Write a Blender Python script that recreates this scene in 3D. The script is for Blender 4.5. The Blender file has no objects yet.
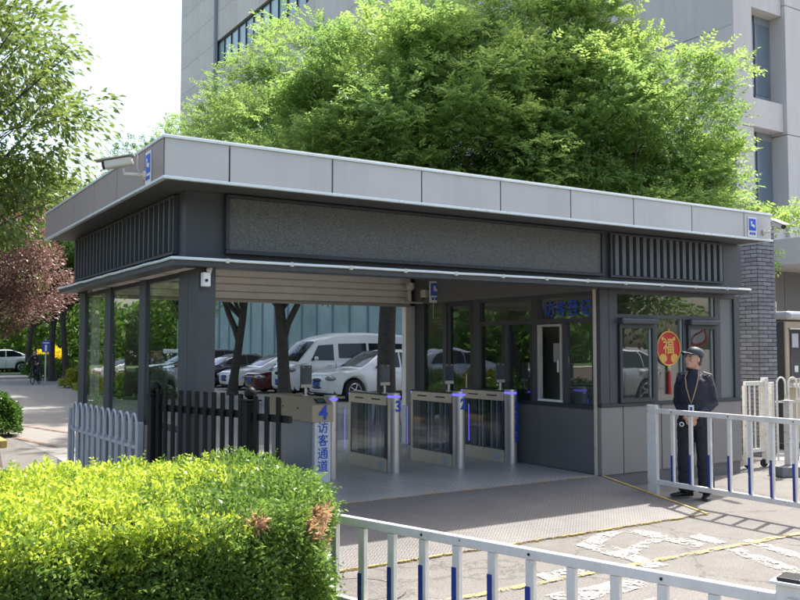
import bpy, bmesh, math, random
import numpy as np
from mathutils import Vector, Matrix
random.seed(7); RNG = np.random.default_rng(11)
scn = bpy.context.scene
COL = scn.collection
R = math.radians

# ------------------------------------------------------------------ camera, sky, sun, exposure
CAM_H, FPX = 1.75, 874.0
AZ = R(57.6)
PITCH = math.atan(47 / FPX)
FW = Vector((math.cos(AZ), math.sin(AZ), 0)); RT = Vector((math.sin(AZ), -math.cos(AZ), 0))
cam_d = bpy.data.cameras.new('camera'); cam = bpy.data.objects.new('camera', cam_d); COL.objects.link(cam)
cam_d.sensor_width = 36; cam_d.lens = 36 * FPX / 800; cam_d.clip_end = 1500; cam_d.clip_start = .05
cam.location = (0, 0, CAM_H)
cam.rotation_euler = (FW * math.cos(PITCH) + Vector((0, 0, math.sin(PITCH)))).to_track_quat('-Z', 'Y').to_euler()
scn.camera = cam

SUN = Vector((.55, .17, 1.0)).normalized()
w = bpy.data.worlds.new('World'); scn.world = w; w.use_nodes = True
nt = w.node_tree; bg = nt.nodes['Background']
sky = nt.nodes.new('ShaderNodeTexSky'); sky.sky_type = 'NISHITA'; sky.sun_disc = False
sky.sun_elevation = math.asin(SUN.z); sky.sun_rotation = math.atan2(SUN.x, SUN.y)
sky.air_density = 1.0; sky.dust_density = 4.5; sky.ozone_density = 1.0
nt.links.new(sky.outputs[0], bg.inputs[0]); bg.inputs[1].default_value = .15
sl = bpy.data.lights.new('sun', 'SUN'); sl.energy = 3.2; sl.angle = R(.53); sl.color = (1, .955, .88)
so = bpy.data.objects.new('sun', sl); COL.objects.link(so)
so.rotation_euler = (-SUN).to_track_quat('-Z', 'Y').to_euler(); so.location = (20, 10, 40)
scn.view_settings.view_transform = 'Standard'; scn.view_settings.look = 'None'
scn.view_settings.exposure = 1.42; scn.view_settings.gamma = 1
scn.cycles.max_bounces = 8; scn.cycles.transparent_max_bounces = 16
scn.cycles.caustics_reflective = False; scn.cycles.caustics_refractive = False

def at(px, d):
    """ground-plan point seen in picture column px at depth d metres"""
    r = (px - 400) / FPX * d
    return FW.x * d + RT.x * r, FW.y * d + RT.y * r

# ------------------------------------------------------------------ materials
MATS = {}
def _new(name):
    m = bpy.data.materials.new(name); m.use_nodes = True
    n = m.node_tree; b = n.nodes['Principled BSDF']
    return m, n, b
def mat(name, col, rough=.6, metal=0.0, var=0.0, scale=8.0, bump=0.0, bscale=60.0, spec=.5, emit=None, estr=0, coat=0, dirt=0.0, dcol=(.1, .09, .08), streak=False, chips=0.0, ccol=(.16, .08, .04), piece=0.0):
    if name in MATS: return MATS[name]
    m, n, b = _new(name)
    b.inputs['Base Color'].default_value = (*col, 1); b.inputs['Roughness'].default_value = rough
    b.inputs['Metallic'].default_value = metal; b.inputs['Specular IOR Level'].default_value = spec
    if coat: b.inputs['Coat Weight'].default_value = coat; b.inputs['Coat Roughness'].default_value = .06
    tc = n.nodes.new('ShaderNodeTexCoord')
    if var or dirt:
        no = n.nodes.new('ShaderNodeTexNoise'); no.inputs['Scale'].default_value = scale; no.inputs['Detail'].default_value = 8
        no.inputs['Roughness'].default_value = .65
        n.links.new(tc.outputs['Object'], no.inputs['Vector'])
        mr = n.nodes.new('ShaderNodeMapRange'); mr.inputs[1].default_value = .3; mr.inputs[2].default_value = .7
        mr.inputs[3].default_value = 1 - var; mr.inputs[4].default_value = 1 + var
        n.links.new(no.outputs['Fac'], mr.inputs[0])
        hs = n.nodes.new('ShaderNodeHueSaturation'); hs.inputs['Color'].default_value = (*col, 1)
        n.links.new(mr.outputs[0], hs.inputs['Value'])
        out = hs.outputs[0]
        if piece:
            oi = n.nodes.new('ShaderNodeObjectInfo'); pr = n.nodes.new('ShaderNodeMapRange'); pr.inputs[3].default_value = 1 - piece; pr.inputs[4].default_value = 1 + piece; n.links.new(oi.outputs['Random'], pr.inputs[0])
            h2 = n.nodes.new('ShaderNodeHueSaturation'); n.links.new(out, h2.inputs['Color']); n.links.new(pr.outputs[0], h2.inputs['Value']); out = h2.outputs[0]
        if dirt:
            n2 = n.nodes.new('ShaderNodeTexNoise'); n2.inputs['Scale'].default_value = scale * .37; n2.inputs['Detail'].default_value = 10
            n2.inputs['Roughness'].default_value = .72
            if streak:
                mp = n.nodes.new('ShaderNodeMapping'); mp.inputs['Scale'].default_value = (6, 6, .35); n.links.new(tc.outputs['Object'], mp.inputs[0]); n.links.new(mp.outputs[0], n2.inputs['Vector'])
            else: n.links.new(tc.outputs['Object'], n2.inputs['Vector'])
            m2 = n.nodes.new('ShaderNodeMapRange'); m2.inputs[1].default_value = .5; m2.inputs[2].default_value = .78
            m2.inputs[4].default_value = dirt; n.links.new(n2.outputs['Fac'], m2.inputs[0])
            mx = n.nodes.new('ShaderNodeMix'); mx.data_type = 'RGBA'; n.links.new(m2.outputs[0], mx.inputs[0])
            n.links.new(out, mx.inputs[6]); mx.inputs[7].default_value = (*dcol, 1); out = mx.outputs[2]
        if chips:
            n3 = n.nodes.new('ShaderNodeTexNoise'); n3.inputs['Scale'].default_value = 26; n3.inputs['Detail'].default_value = 5; n3.inputs['Roughness'].default_value = .6; n.links.new(tc.outputs['Object'], n3.inputs['Vector'])
            m3 = n.nodes.new('ShaderNodeMapRange'); m3.inputs[1].default_value = 1 - chips; m3.inputs[2].default_value = 1.02 - chips; n.links.new(n3.outputs['Fac'], m3.inputs[0])
            mx = n.nodes.new('ShaderNodeMix'); mx.data_type = 'RGBA'; n.links.new(m3.outputs[0], mx.inputs[0]); n.links.new(out, mx.inputs[6]); mx.inputs[7].default_value = (*ccol, 1); out = mx.outputs[2]
        n.links.new(out, b.inputs['Base Color'])
        mr2 = n.nodes.new('ShaderNodeMapRange'); mr2.inputs[3].default_value = max(0, rough - .12); mr2.inputs[4].default_value = min(1, rough + .12)
        n.links.new(no.outputs['Fac'], mr2.inputs[0]); n.links.new(mr2.outputs[0], b.inputs['Roughness'])
    if bump:
        nb = n.nodes.new('ShaderNodeTexNoise'); nb.inputs['Scale'].default_value = bscale; nb.inputs['Detail'].default_value = 6
        n.links.new(tc.outputs['Object'], nb.inputs['Vector'])
        bp = n.nodes.new('ShaderNodeBump'); bp.inputs['Strength'].default_value = bump; bp.inputs['Distance'].default_value = .02
        n.links.new(nb.outputs['Fac'], bp.inputs['Height']); n.links.new(bp.outputs[0], b.inputs['Normal'])
    if emit: b.inputs['Emission Color'].default_value = (*emit, 1); b.inputs['Emission Strength'].default_value = estr
    MATS[name] = m
    return m

def glass(name, tint=(.75, .82, .8), ior=1.5, rough=0.0, boost=0.0):
    m, n, b = _new(name); n.nodes.remove(b); out = n.nodes['Material Output']
    tr = n.nodes.new('ShaderNodeBsdfTransparent'); tr.inputs[0].default_value = (*tint, 1)
    gl = n.nodes.new('ShaderNodeBsdfGlossy'); gl.inputs['Roughness'].default_value = rough
    f0 = ((ior - 1) / (ior + 1)) ** 2 + boost                # Schlick reflectance, the same from both sides of the sheet
    lw = n.nodes.new('ShaderNodeLayerWeight'); lw.inputs[0].default_value = .5
    fr = n.nodes.new('ShaderNodeMath'); fr.operation = 'POWER'; fr.inputs[1].default_value = 5; n.links.new(lw.outputs['Facing'], fr.inputs[0])
    ad = n.nodes.new('ShaderNodeMath'); ad.operation = 'MULTIPLY_ADD'; ad.use_clamp = True; ad.inputs[1].default_value = 1 - f0; ad.inputs[2].default_value = f0
    mx = n.nodes.new('ShaderNodeMixShader'); n.links.new(fr.outputs[0], ad.inputs[0]); n.links.new(ad.outputs[0], mx.inputs[0])
    # faint slow warp so that reflections are not mirror perfect
    no = n.nodes.new('ShaderNodeTexNoise'); no.inputs['Scale'].default_value = 1.3
    tc = n.nodes.new('ShaderNodeTexCoord'); n.links.new(tc.outputs['Object'], no.inputs['Vector'])
    bp = n.nodes.new('ShaderNodeBump'); bp.inputs['Strength'].default_value = .06; bp.inputs['Distance'].default_value = .05
    n.links.new(no.outputs['Fac'], bp.inputs['Height']); n.links.new(bp.outputs[0], gl.inputs['Normal'])
    n.links.new(tr.outputs[0], mx.inputs[1]); n.links.new(gl.outputs[0], mx.inputs[2]); n.links.new(mx.outputs[0], out.inputs[0])
    MATS[name] = m
    return m

def leafmat(name, c1, c2, trans=.45, rough=.5, hue=.0):
    m, n, b = _new(name)
    out = n.nodes['Material Output']
    ge = n.nodes.new('ShaderNodeNewGeometry')
    cr = n.nodes.new('ShaderNodeValToRGB'); cr.color_ramp.elements[0].color = (*c1, 1); cr.color_ramp.elements[1].color = (*c2, 1)
    at_ = n.nodes.new('ShaderNodeAttribute'); at_.attribute_name = 'tone'
    ma = n.nodes.new('ShaderNodeMath'); ma.operation = 'MULTIPLY_ADD'; ma.inputs[1].default_value = .5; mb = n.nodes.new('ShaderNodeMath'); mb.operation = 'MULTIPLY'; mb.inputs[1].default_value = .5
    n.links.new(at_.outputs['Fac'], mb.inputs[0]); n.links.new(ge.outputs['Random Per Island'], ma.inputs[0]); n.links.new(mb.outputs[0], ma.inputs[2]); n.links.new(ma.outputs[0], cr.inputs[0])
    n.links.new(cr.outputs[0], b.inputs['Base Color']); b.inputs['Roughness'].default_value = rough
    b.inputs['Specular IOR Level'].default_value = .35
    tl = n.nodes.new('ShaderNodeBsdfTranslucent')
    hs = n.nodes.new('ShaderNodeHueSaturation'); hs.inputs['Hue'].default_value = .5 - .012 + hue; hs.inputs['Saturation'].default_value = 1.02; hs.inputs['Value'].default_value = 1.4
    n.links.new(cr.outputs[0], hs.inputs['Color']); n.links.new(hs.outputs[0], tl.inputs[0])
    mx = n.nodes.new('ShaderNodeMixShader'); mx.inputs[0].default_value = trans
    n.links.new(b.outputs[0], mx.inputs[1]); n.links.new(tl.outputs[0], mx.inputs[2]); n.links.new(mx.outputs[0], out.inputs[0])
    MATS[name] = m
    return m

def ground_mat(name, col, col2, speck=.5, scale=1.0, rough=.85, cracks=True):
    m, n, b = _new(name); L = n.links
    tc = n.nodes.new('ShaderNodeTexCoord')
    def noise(s, d=6, r=.6):
        x = n.nodes.new('ShaderNodeTexNoise'); x.inputs['Scale'].default_value = s; x.inputs['Detail'].default_value = d; x.inputs['Roughness'].default_value = r
        L.new(tc.outputs['Object'], x.inputs['Vector']); return x
    big = noise(.45 * scale, 9, .62); fine = noise(75 * scale, 4, .7); mid = noise(4 * scale, 8, .7)
    cr = n.nodes.new('ShaderNodeValToRGB'); cr.color_ramp.elements[0].color = (*col, 1); cr.color_ramp.elements[1].color = (*col2, 1)
    cr.color_ramp.elements[0].position = .32; cr.color_ramp.elements[1].position = .7
    a = n.nodes.new('ShaderNodeMath'); a.operation = 'ADD'; mu = n.nodes.new('ShaderNodeMath'); mu.operation = 'MULTIPLY'; mu.inputs[1].default_value = .5
    L.new(big.outputs['Fac'], a.inputs[0]); L.new(mid.outputs['Fac'], a.inputs[1]); L.new(a.outputs[0], mu.inputs[0]); L.new(mu.outputs[0], cr.inputs[0])
    mr = n.nodes.new('ShaderNodeMapRange'); mr.inputs[1].default_value = .3; mr.inputs[2].default_value = .7; mr.inputs[3].default_value = 1 - speck; mr.inputs[4].default_value = 1 + speck
    L.new(fine.outputs['Fac'], mr.inputs[0])
    hs = n.nodes.new('ShaderNodeHueSaturation'); L.new(cr.outputs[0], hs.inputs['Color']); L.new(mr.outputs[0], hs.inputs['Value'])
    o = hs.outputs[0]
    if cracks:
        vo = n.nodes.new('ShaderNodeTexVoronoi'); vo.feature = 'DISTANCE_TO_EDGE'; vo.inputs['Scale'].default_value = .55
        wn = noise(2.2, 6, .7); va = n.nodes.new('ShaderNodeVectorMath'); va.operation = 'MULTIPLY_ADD'; va.inputs[1].default_value = (.55, .55, .55)
        L.new(wn.outputs['Color'], va.inputs[0]); L.new(tc.outputs['Object'], va.inputs[2]); L.new(va.outputs[0], vo.inputs['Vector'])
        lt = n.nodes.new('ShaderNodeMapRange'); lt.inputs[1].default_value = .0; lt.inputs[2].default_value = .012; lt.inputs[3].default_value = .55; lt.inputs[4].default_value = 0
        L.new(vo.outputs['Distance'], lt.inputs[0])
        mx = n.nodes.new('ShaderNodeMix'); mx.data_type = 'RGBA'; L.new(lt.outputs[0], mx.inputs[0]); L.new(o, mx.inputs[6]); mx.inputs[7].default_value = (.035, .033, .03, 1)
        o = mx.outputs[2]
    L.new(o, b.inputs['Base Color']); b.inputs['Roughness'].default_value = rough
    bp = n.nodes.new('ShaderNodeBump'); bp.inputs['Strength'].default_value = .5; bp.inputs['Distance'].default_value = .01
    L.new(fine.outputs['Fac'], bp.inputs['Height']); L.new(bp.outputs[0], b.inputs['Normal'])
    MATS[name] = m
    return m

def paint_mat(name, col, wear=.45, scale=9, rough=.7):
    m, n, b = _new(name); L = n.links; out = n.nodes['Material Output']
    b.inputs['Base Color'].default_value = (*col, 1); b.inputs['Roughness'].default_value = rough
    tc = n.nodes.new('ShaderNodeTexCoord')
    f = []
    for s, d in ((scale, 8), (scale * 9, 4)):
        x = n.nodes.new('ShaderNodeTexNoise'); x.inputs['Scale'].default_value = s; x.inputs['Detail'].default_value = d; x.inputs['Roughness'].default_value = .7
        L.new(tc.outputs['Object'], x.inputs['Vector']); f.append(x)
    a = n.nodes.new('ShaderNodeMath'); a.operation = 'ADD'; L.new(f[0].outputs['Fac'], a.inputs[0]); L.new(f[1].outputs['Fac'], a.inputs[1])
    mr = n.nodes.new('ShaderNodeMapRange'); mr.inputs[1].default_value = wear * 2 - .06; mr.inputs[2].default_value = wear * 2 + .06
    L.new(a.outputs[0], mr.inputs[0])
    tr = n.nodes.new('ShaderNodeBsdfTransparent'); mx = n.nodes.new('ShaderNodeMixShader')
    L.new(mr.outputs[0], mx.inputs[0]); L.new(tr.outputs[0], mx.inputs[1]); L.new(b.outputs[0], mx.inputs[2]); L.new(mx.outputs[0], out.inputs[0])
    MATS[name] = m
    return m

def plate_mat(name, col, sp=.045, rough=.5, metal=.35, depth=.006, contrast=.35):
    """steel tread plate: rows of short ribs turned +-45 degrees"""
    m, n, b = _new(name); L = n.links
    tc = n.nodes.new('ShaderNodeTexCoord'); waves = []
    for ang in (45, -45):
        mp = n.nodes.new('ShaderNodeMapping'); mp.inputs['Rotation'].default_value = (0, 0, R(ang)); L.new(tc.outputs['Object'], mp.inputs[0])
        wv = n.nodes.new('ShaderNodeTexWave'); wv.inputs['Scale'].default_value = .314 / sp; wv.wave_profile = 'SIN'; L.new(mp.outputs[0], wv.inputs[0]); waves.append(wv)
    ck = n.nodes.new('ShaderNodeTexChecker'); ck.inputs['Scale'].default_value = 1 / (sp * 2.0); mpc = n.nodes.new('ShaderNodeMapping'); mpc.inputs['Rotation'].default_value = (0, 0, R(45))
    L.new(tc.outputs['Object'], mpc.inputs[0]); L.new(mpc.outputs[0], ck.inputs[0])
    mx = n.nodes.new('ShaderNodeMix'); mx.data_type = 'FLOAT'; L.new(ck.outputs['Fac'], mx.inputs[0]); L.new(waves[0].outputs['Fac'], mx.inputs[2]); L.new(waves[1].outputs['Fac'], mx.inputs[3])
    no = n.nodes.new('ShaderNodeTexNoise'); no.inputs['Scale'].default_value = 1.1; no.inputs['Detail'].default_value = 9; no.inputs['Roughness'].default_value = .7; L.new(tc.outputs['Object'], no.inputs[0])
    mr = n.nodes.new('ShaderNodeMapRange'); mr.inputs[3].default_value = 1 - contrast; mr.inputs[4].default_value = 1 + contrast * .6; L.new(mx.outputs[0], mr.inputs[0])
    m2 = n.nodes.new('ShaderNodeMapRange'); m2.inputs[1].default_value = .3; m2.inputs[2].default_value = .7; m2.inputs[3].default_value = .78; m2.inputs[4].default_value = 1.2; L.new(no.outputs['Fac'], m2.inputs[0])
    mu = n.nodes.new('ShaderNodeMath'); mu.operation = 'MULTIPLY'; L.new(mr.outputs[0], mu.inputs[0]); L.new(m2.outputs[0], mu.inputs[1])
    hs = n.nodes.new('ShaderNodeHueSaturation'); hs.inputs['Color'].default_value = (*col, 1); L.new(mu.outputs[0], hs.inputs['Value']); L.new(hs.outputs[0], b.inputs['Base Color'])
    b.inputs['Roughness'].default_value = rough; b.inputs['Metallic'].default_value = metal
    bp = n.nodes.new('ShaderNodeBump'); bp.inputs['Strength'].default_value = .6; bp.inputs['Distance'].default_value = depth; L.new(mx.outputs[0], bp.inputs['Height']); L.new(bp.outputs[0], b.inputs['Normal'])
    MATS[name] = m
    return m

def led_mat(name):
    m, n, b = _new(name); L = n.links
    tc = n.nodes.new('ShaderNodeTexCoord')
    vo = n.nodes.new('ShaderNodeTexVoronoi'); vo.inputs['Scale'].default_value = 105; vo.inputs['Randomness'].default_value = .35; L.new(tc.outputs['Object'], vo.inputs['Vector'])
    cr = n.nodes.new('ShaderNodeValToRGB'); cr.color_ramp.elements[0].color = (.2, .21, .2, 1); cr.color_ramp.elements[1].color = (.07, .076, .075, 1)
    cr.color_ramp.elements[0].position = .18; cr.color_ramp.elements[1].position = .5; L.new(vo.outputs['Distance'], cr.inputs[0])
    no = n.nodes.new('ShaderNodeTexNoise'); no.inputs['Scale'].default_value = 90; L.new(tc.outputs['Object'], no.inputs[0])
    mr = n.nodes.new('ShaderNodeMapRange'); mr.inputs[1].default_value = .3; mr.inputs[2].default_value = .7; mr.inputs[3].default_value = .7; mr.inputs[4].default_value = 1.35; L.new(no.outputs['Fac'], mr.inputs[0])
    hs = n.nodes.new('ShaderNodeHueSaturation'); L.new(cr.outputs[0], hs.inputs['Color']); L.new(mr.outputs[0], hs.inputs['Value']); L.new(hs.outputs[0], b.inputs['Base Color'])
    b.inputs['Roughness'].default_value = .55
    MATS[name] = m
    return m

ground_mat('asphalt', (.125, .116, .105), (.2, .187, .17), .48)
ground_mat('avenue', (.21, .197, .18), (.29, .27, .25), .2, cracks=False)
ground_mat('paving', (.28, .265, .24), (.38, .36, .32), .15, cracks=False)
ground_mat('pale_ground', (.4, .36, .31), (.5, .46, .4), .12, cracks=False)
ground_mat('soil', (.05, .038, .026), (.09, .07, .045), .5, cracks=False)
plate_mat('tread_plate', (.175, .165, .155), .026, .62, .1, .004, .2)
plate_mat('floor_plate', (.42, .405, .38), .05, .36, .08, .003, .22)
paint_mat('worn_white', (.6, .58, .52), .515, 5)
paint_mat('worn_yellow', (.5, .35, .12), .5, 6)
paint_mat('orange_paint', (.24, .13, .08), .49, 4)
led_mat('led')
DARK = mat('slate_metal', (.064, .07, .08), .45, .1, .08, 3, spec=.45, dirt=.2, dcol=(.1, .1, .1), streak=True)
DARK2 = mat('charcoal_metal', (.035, .04, .048), .45, .1, .05, 4)
SOFF = mat('soffit_grey', (.085, .088, .095), .55, 0, .06, 3)
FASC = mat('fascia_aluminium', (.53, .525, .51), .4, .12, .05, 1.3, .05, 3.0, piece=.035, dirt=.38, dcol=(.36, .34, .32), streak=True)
TRIM = mat('trim_pale', (.72, .8, .82), .3, .2, .04, 10)
BEIGE = mat('panel_warm_grey', (.245, .235, .22), .5, .05, .05, 2.5, piece=.03, dirt=.25, dcol=(.2, .18, .16), streak=True)
PGREY = mat('panel_mid_grey', (.13, .135, .142), .5, .1, .04, 2.5)
PDARK = mat('panel_dark_grey', (.15, .148, .148), .5, .1, .06, 2.5)
SHUT = mat('shutter_beige', (.86, .82, .75), .5, 0, .06, 6)
STEEL = mat('brushed_steel', (.66, .64, .6), .33, .7, .06, 30)
STEELB = mat('warm_steel', (.68, .6, .48), .4, .25, .08, 20)
WHITE = mat('white_enamel', (.74, .72, .67), .42, 0, .06, 12, dirt=.4, dcol=(.36, .3, .22), chips=.3)
WHITEP = mat('white_plain', (.78, .78, .76), .45, 0, .04, 8)
BLUEP = mat('blue_paint', (.02, .045, .28), .45, 0, .15, 20, chips=.33, ccol=(.5, .48, .44))
BLUET = mat('blue_lettering', (.015, .1, .6), .4)
BLACKP = mat('black_enamel', (.007, .008, .008), .5, 0, .1, 15, spec=.2)
BLACK = mat('black_plastic', (.015, .016, .018), .4)
SCREEN = mat('terminal_screen', (.06, .085, .12), .12)
VIOLET = mat('violet_led', (.1, .1, .8), .4, emit=(.16, .13, 1), estr=.5)
CREAM = mat('cream_plastic', (.62, .6, .52), .45, 0, .05, 20)
CONC = mat('concrete', (.66, .605, .535), .85, 0, .08, .5, .25, 30, piece=.06, dirt=.55, dcol=(.38, .38, .37), streak=True)
CONCP = mat('concrete_pier', (.62, .59, .545), .85, 0, .06, .6, .25, 30, dirt=.55, dcol=(.42, .42, .41), streak=True)
CONCD = mat('concrete_dark', (.27, .3, .33), .8, 0, .06, .6, .2, 30)
BRICK = mat('grey_brick', (.2, .205, .22), .85, 0, .2, 9.0, .4, 80, piece=.22)
MORTAR = mat('mortar', (.07, .07, .075), .9, 0, .1, 30)
BARK = mat('bark', (.06, .05, .04), .9, 0, .35, 9, .9, 25)
BARKP = mat('whitewashed_bark', (.2, .17, .14), .9, 0, .3, 9, .8, 25)
STONE = mat('kerb_stone', (.3, .29, .27), .85, 0, .12, 6, .3, 50)
GL = glass('window_glass', (.86, .91, .89), 1.5, boost=.1)
GLS = glass('side_glass', (.88, .92, .9), 1.5, boost=.04)
GLT = mat('curtain_glass', (.4, .52, .5), .05, 0, .3, .25, spec=.8)
GLW = glass('wing_glass', (.86, .89, .92), 1.35)
GLC = glass('car_glass', (.16, .19, .19), 1.5, boost=.03)
RUB = mat('tyre_rubber', (.02, .02, .02), .8)
ALLOY = mat('alloy', (.5, .5, .52), .3, .9)
YEL = mat('yellow_strip', (.5, .34, .1), .7, 0, .2, 20, dirt=.6, dcol=(.2, .16, .1))

# ------------------------------------------------------------------ mesh helpers
class MB:
    def __init__(s): s.v = []; s.f = []
    def add(s, vs, fs):
        o = len(s.v); s.v += [tuple(p) for p in vs]; s.f += [tuple(i + o for i in f) for f in fs]; return s
    def box(s, x0, x1, y0, y1, z0, z1):
        return s.add([(x0, y0, z0), (x1, y0, z0), (x1, y1, z0), (x0, y1, z0), (x0, y0, z1), (x1, y0, z1), (x1, y1, z1), (x0, y1, z1)],
                     [(0, 3, 2, 1), (4, 5, 6, 7), (0, 1, 5, 4), (1, 2, 6, 5), (2, 3, 7, 6), (3, 0, 4, 7)])
    def obox(s, c, size, m=None):
        b = MB().box(-size[0] / 2, size[0] / 2, -size[1] / 2, size[1] / 2, -size[2] / 2, size[2] / 2)
        m = m or Matrix.Identity(3); c = Vector(c)
        return s.add([c + m @ Vector(p) for p in b.v], b.f)
    def bar(s, p0, p1, w, h, up=(0, 0, 1)):
        p0 = Vector(p0); p1 = Vector(p1); d = (p1 - p0); l = d.length; d.normalize()
        up = Vector(up)
        if abs(d.dot(up)) > .99: up = Vector((1, 0, 0))
        x = d.cross(up).normalized(); u = x.cross(d)
        m = Matrix((d, x, u)).transposed()
        return s.obox((p0 + p1) / 2, (l, w, h), m)
    def tube(s, pts, rad, n=8, cap=True):
        pts = [Vector(p) for p in pts]; k = len(pts)
        if not hasattr(rad, '__len__'): rad = [rad] * k
        rings = []; prev = None
        for i, p in enumerate(pts):
            t = (pts[min(i + 1, k - 1)] - pts[max(i - 1, 0)]).normalized()
            if prev is None:
                a = Vector((0, 0, 1)) if abs(t.z) < .9 else Vector((1, 0, 0)); x = t.cross(a).normalized()
            else: x = (prev - t * prev.dot(t)).normalized()
            prev = x; y = t.cross(x)
            rings.append([p + (x * math.cos(2 * math.pi * j / n) + y * math.sin(2 * math.pi * j / n)) * rad[i] for j in range(n)])
        return s.loft(rings, cap)
    def loft(s, rings, cap=True, closed=True):
        n = len(rings[0]); o = len(s.v)
        for r in rings: s.v += [tuple(p) for p in r]
        for i in range(len(rings) - 1):
            for j in range(n if closed else n - 1):
                a = o + i * n + j; b = o + i * n + (j + 1) % n
                s.f.append((a, b, b + n, a + n))
        if cap: s.f.append(tuple(o + j for j in reversed(range(n)))); s.f.append(tuple(o + (len(rings) - 1) * n + j for j in range(n)))
        return s
    def lathe(s, prof, c=(0, 0, 0), axis=(0, 0, 1), n=16):
        a = Vector(axis).normalized(); q = Vector((0, 0, 1)).rotation_difference(a).to_matrix(); c = Vector(c)
        return s.loft([[c + q @ Vector((r * math.cos(2 * math.pi * j / n), r * math.sin(2 * math.pi * j / n), z)) for j in range(n)] for r, z in prof], True)
    def ball(s, c, r, n=12, m=8, sc=(1, 1, 1), rot=None):
        c = Vector(c); rings = []
        for i in range(m + 1):
            t = math.pi * (i / m); t = min(max(t, .02), math.pi - .02)
            ring = []
            for j in range(n):
                p = Vector((r * sc[0] * math.sin(t) * math.cos(2 * math.pi * j / n), r * sc[1] * math.sin(t) * math.sin(2 * math.pi * j / n), -r * sc[2] * math.cos(t)))
                ring.append(c + (rot @ p if rot else p))
            rings.append(ring)
        return s.loft(rings)
    def prism(s, poly, z0, z1):
        n = len(poly)
        return s.add([(x, y, z0) for x, y in poly] + [(x, y, z1) for x, y in poly],
                     [tuple(reversed(range(n))), tuple(range(n, 2 * n))] + [(i, (i + 1) % n, (i + 1) % n + n, i + n) for i in range(n)])
    def mesh(s, name, m, smooth=False):
        me = bpy.data.meshes.new(name); me.from_pydata(s.v, [], s.f)
        if m: me.materials.append(m if not isinstance(m, str) else MATS[m])
        bm = bmesh.new(); bm.from_mesh(me); bmesh.ops.recalc_face_normals(bm, faces=bm.faces); bm.to_mesh(me); bm.free()
        if smooth:
            me.polygons.foreach_set('use_smooth', [True] * len(me.polygons))
            me.set_sharp_from_angle(angle=R(40))
        return me
    def build(s, name, m, parent=None, bevel=0, smooth=False, loc=None, rel=True):
        """vertices are in world space when rel, else already local to the parent"""
        if parent is not None and rel:
            root = parent
            while root.parent: root = root.parent
            l = root.location; s.v = [(a - l.x, b - l.y, c - l.z) for a, b, c in s.v]
        o = bpy.data.objects.new(name, s.mesh(name, m, smooth)); COL.objects.link(o); o.parent = parent
        if loc is not None: o.location = loc
        if bevel:
            b = o.modifiers.new('bevel', 'BEVEL'); b.width = bevel; b.segments = 2; b.limit_method = 'ANGLE'; b.angle_limit = R(50)
        return o
def tag(o, label, cat, group=None):
    o['label'] = label; o['category'] = cat
    if group: o['group'] = group
    return o
def thing(name, label, cat, loc=(0, 0, 0), rotz=0, group=None):
    o = bpy.data.objects.new(name, None); COL.objects.link(o); o.location = loc; o.rotation_euler = (0, 0, rotz); o.empty_display_size = .2
    return tag(o, label, cat, group)
def struct(o): o['kind'] = 'structure'; return o
def inst(name, me, parent, loc, rot=(0, 0, 0), scale=None):
    o = bpy.data.objects.new(name, me); COL.objects.link(o); o.parent = parent; o.location = loc; o.rotation_euler = rot
    if scale: o.scale = scale
    return o
def copy_tree(o, parent=None):
    c = o.copy(); COL.objects.link(c); c.parent = parent
    for ch in list(o.children): copy_tree(ch, c)
    return c
def bx(name, m, parent, *a, bevel=0, rel=True): return MB().box(*a).build(name, m, parent, bevel, rel=rel)
def text(name, body, size, m, parent, loc, rot, bold=.02, spacing=.95, depth=.003):
    cu = bpy.data.curves.new(name, 'FONT'); cu.body = body; cu.size = size; cu.align_x = 'CENTER'; cu.align_y = 'CENTER'
    cu.offset = bold * size; cu.extrude = depth; cu.space_line = spacing; cu.resolution_u = 3
    t = bpy.data.objects.new(name, cu); COL.objects.link(t)
    dg = bpy.context.evaluated_depsgraph_get(); me = bpy.data.meshes.new_from_object(t.evaluated_get(dg))
    bpy.data.objects.remove(t); me.materials.clear(); me.materials.append(m)
    o = bpy.data.objects.new(name, me); COL.objects.link(o); o.parent = parent; o.location = loc; o.rotation_euler = rot
    return o

KE = [[(.47, .98), (.56, .86)], [(.09, .66), (.12, .83)], [(.1, .82), (.93, .82)], [(.93, .84), (.86, .68)], [(.43, .77), (.19, .5)], [(.36, .67), (.72, .67)], [(.71, .69), (.5, .46), (.06, .29)], [(.32, .6), (.56, .43), (.97, .31)], [(.27, .3), (.27, .0)], [(.25, .29), (.75, .29)], [(.73, .3), (.73, .0)], [(.25, .04), (.75, .04)]]
def lettering(chars, size, m, parent, loc, rot, pitch, vertical=True, bold=.008, depth=.002):
    """one mesh per character; the character of many crossing strokes is laid stroke by stroke"""
    M = Matrix.Translation(loc) @ Matrix.Rotation(rot[2], 4, 'Z') @ Matrix.Rotation(rot[0], 4, 'X'); n = len(chars)
    for i, ch in enumerate(chars):
        off = ((n - 1) / 2 - i) * pitch; p = M @ (Vector((0, off, 0)) if vertical else Vector((-off, 0, 0)))
        if ch != '客' and ord(ch) > 255: p = p - (M.to_3x3() @ Vector((0, size * .11, 0)))
        if ch == '客':
            g = MB(); w_ = .085
            for k, st in enumerate(KE):
                for q, (a, b) in enumerate(zip(st[:-1], st[1:])):
                    g.bar(((a[0] - .5) * .92, (a[1] - .5) * .92, .0003 * (k * 2 + q) / size), ((b[0] - .5) * .92, (b[1] - .5) * .92, .0003 * (k * 2 + q) / size), w_, depth * 2 / size)
            g.v = [(x * size, y * size, z * size) for x, y, z in g.v]; o = g.build('lettering', m, parent, rel=False); o.location = p; o.rotation_euler = rot
        else: text('lettering', ch, size * (1 if ord(ch) > 255 else 1.1), m, parent, p, rot, bold, depth=depth)

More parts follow.
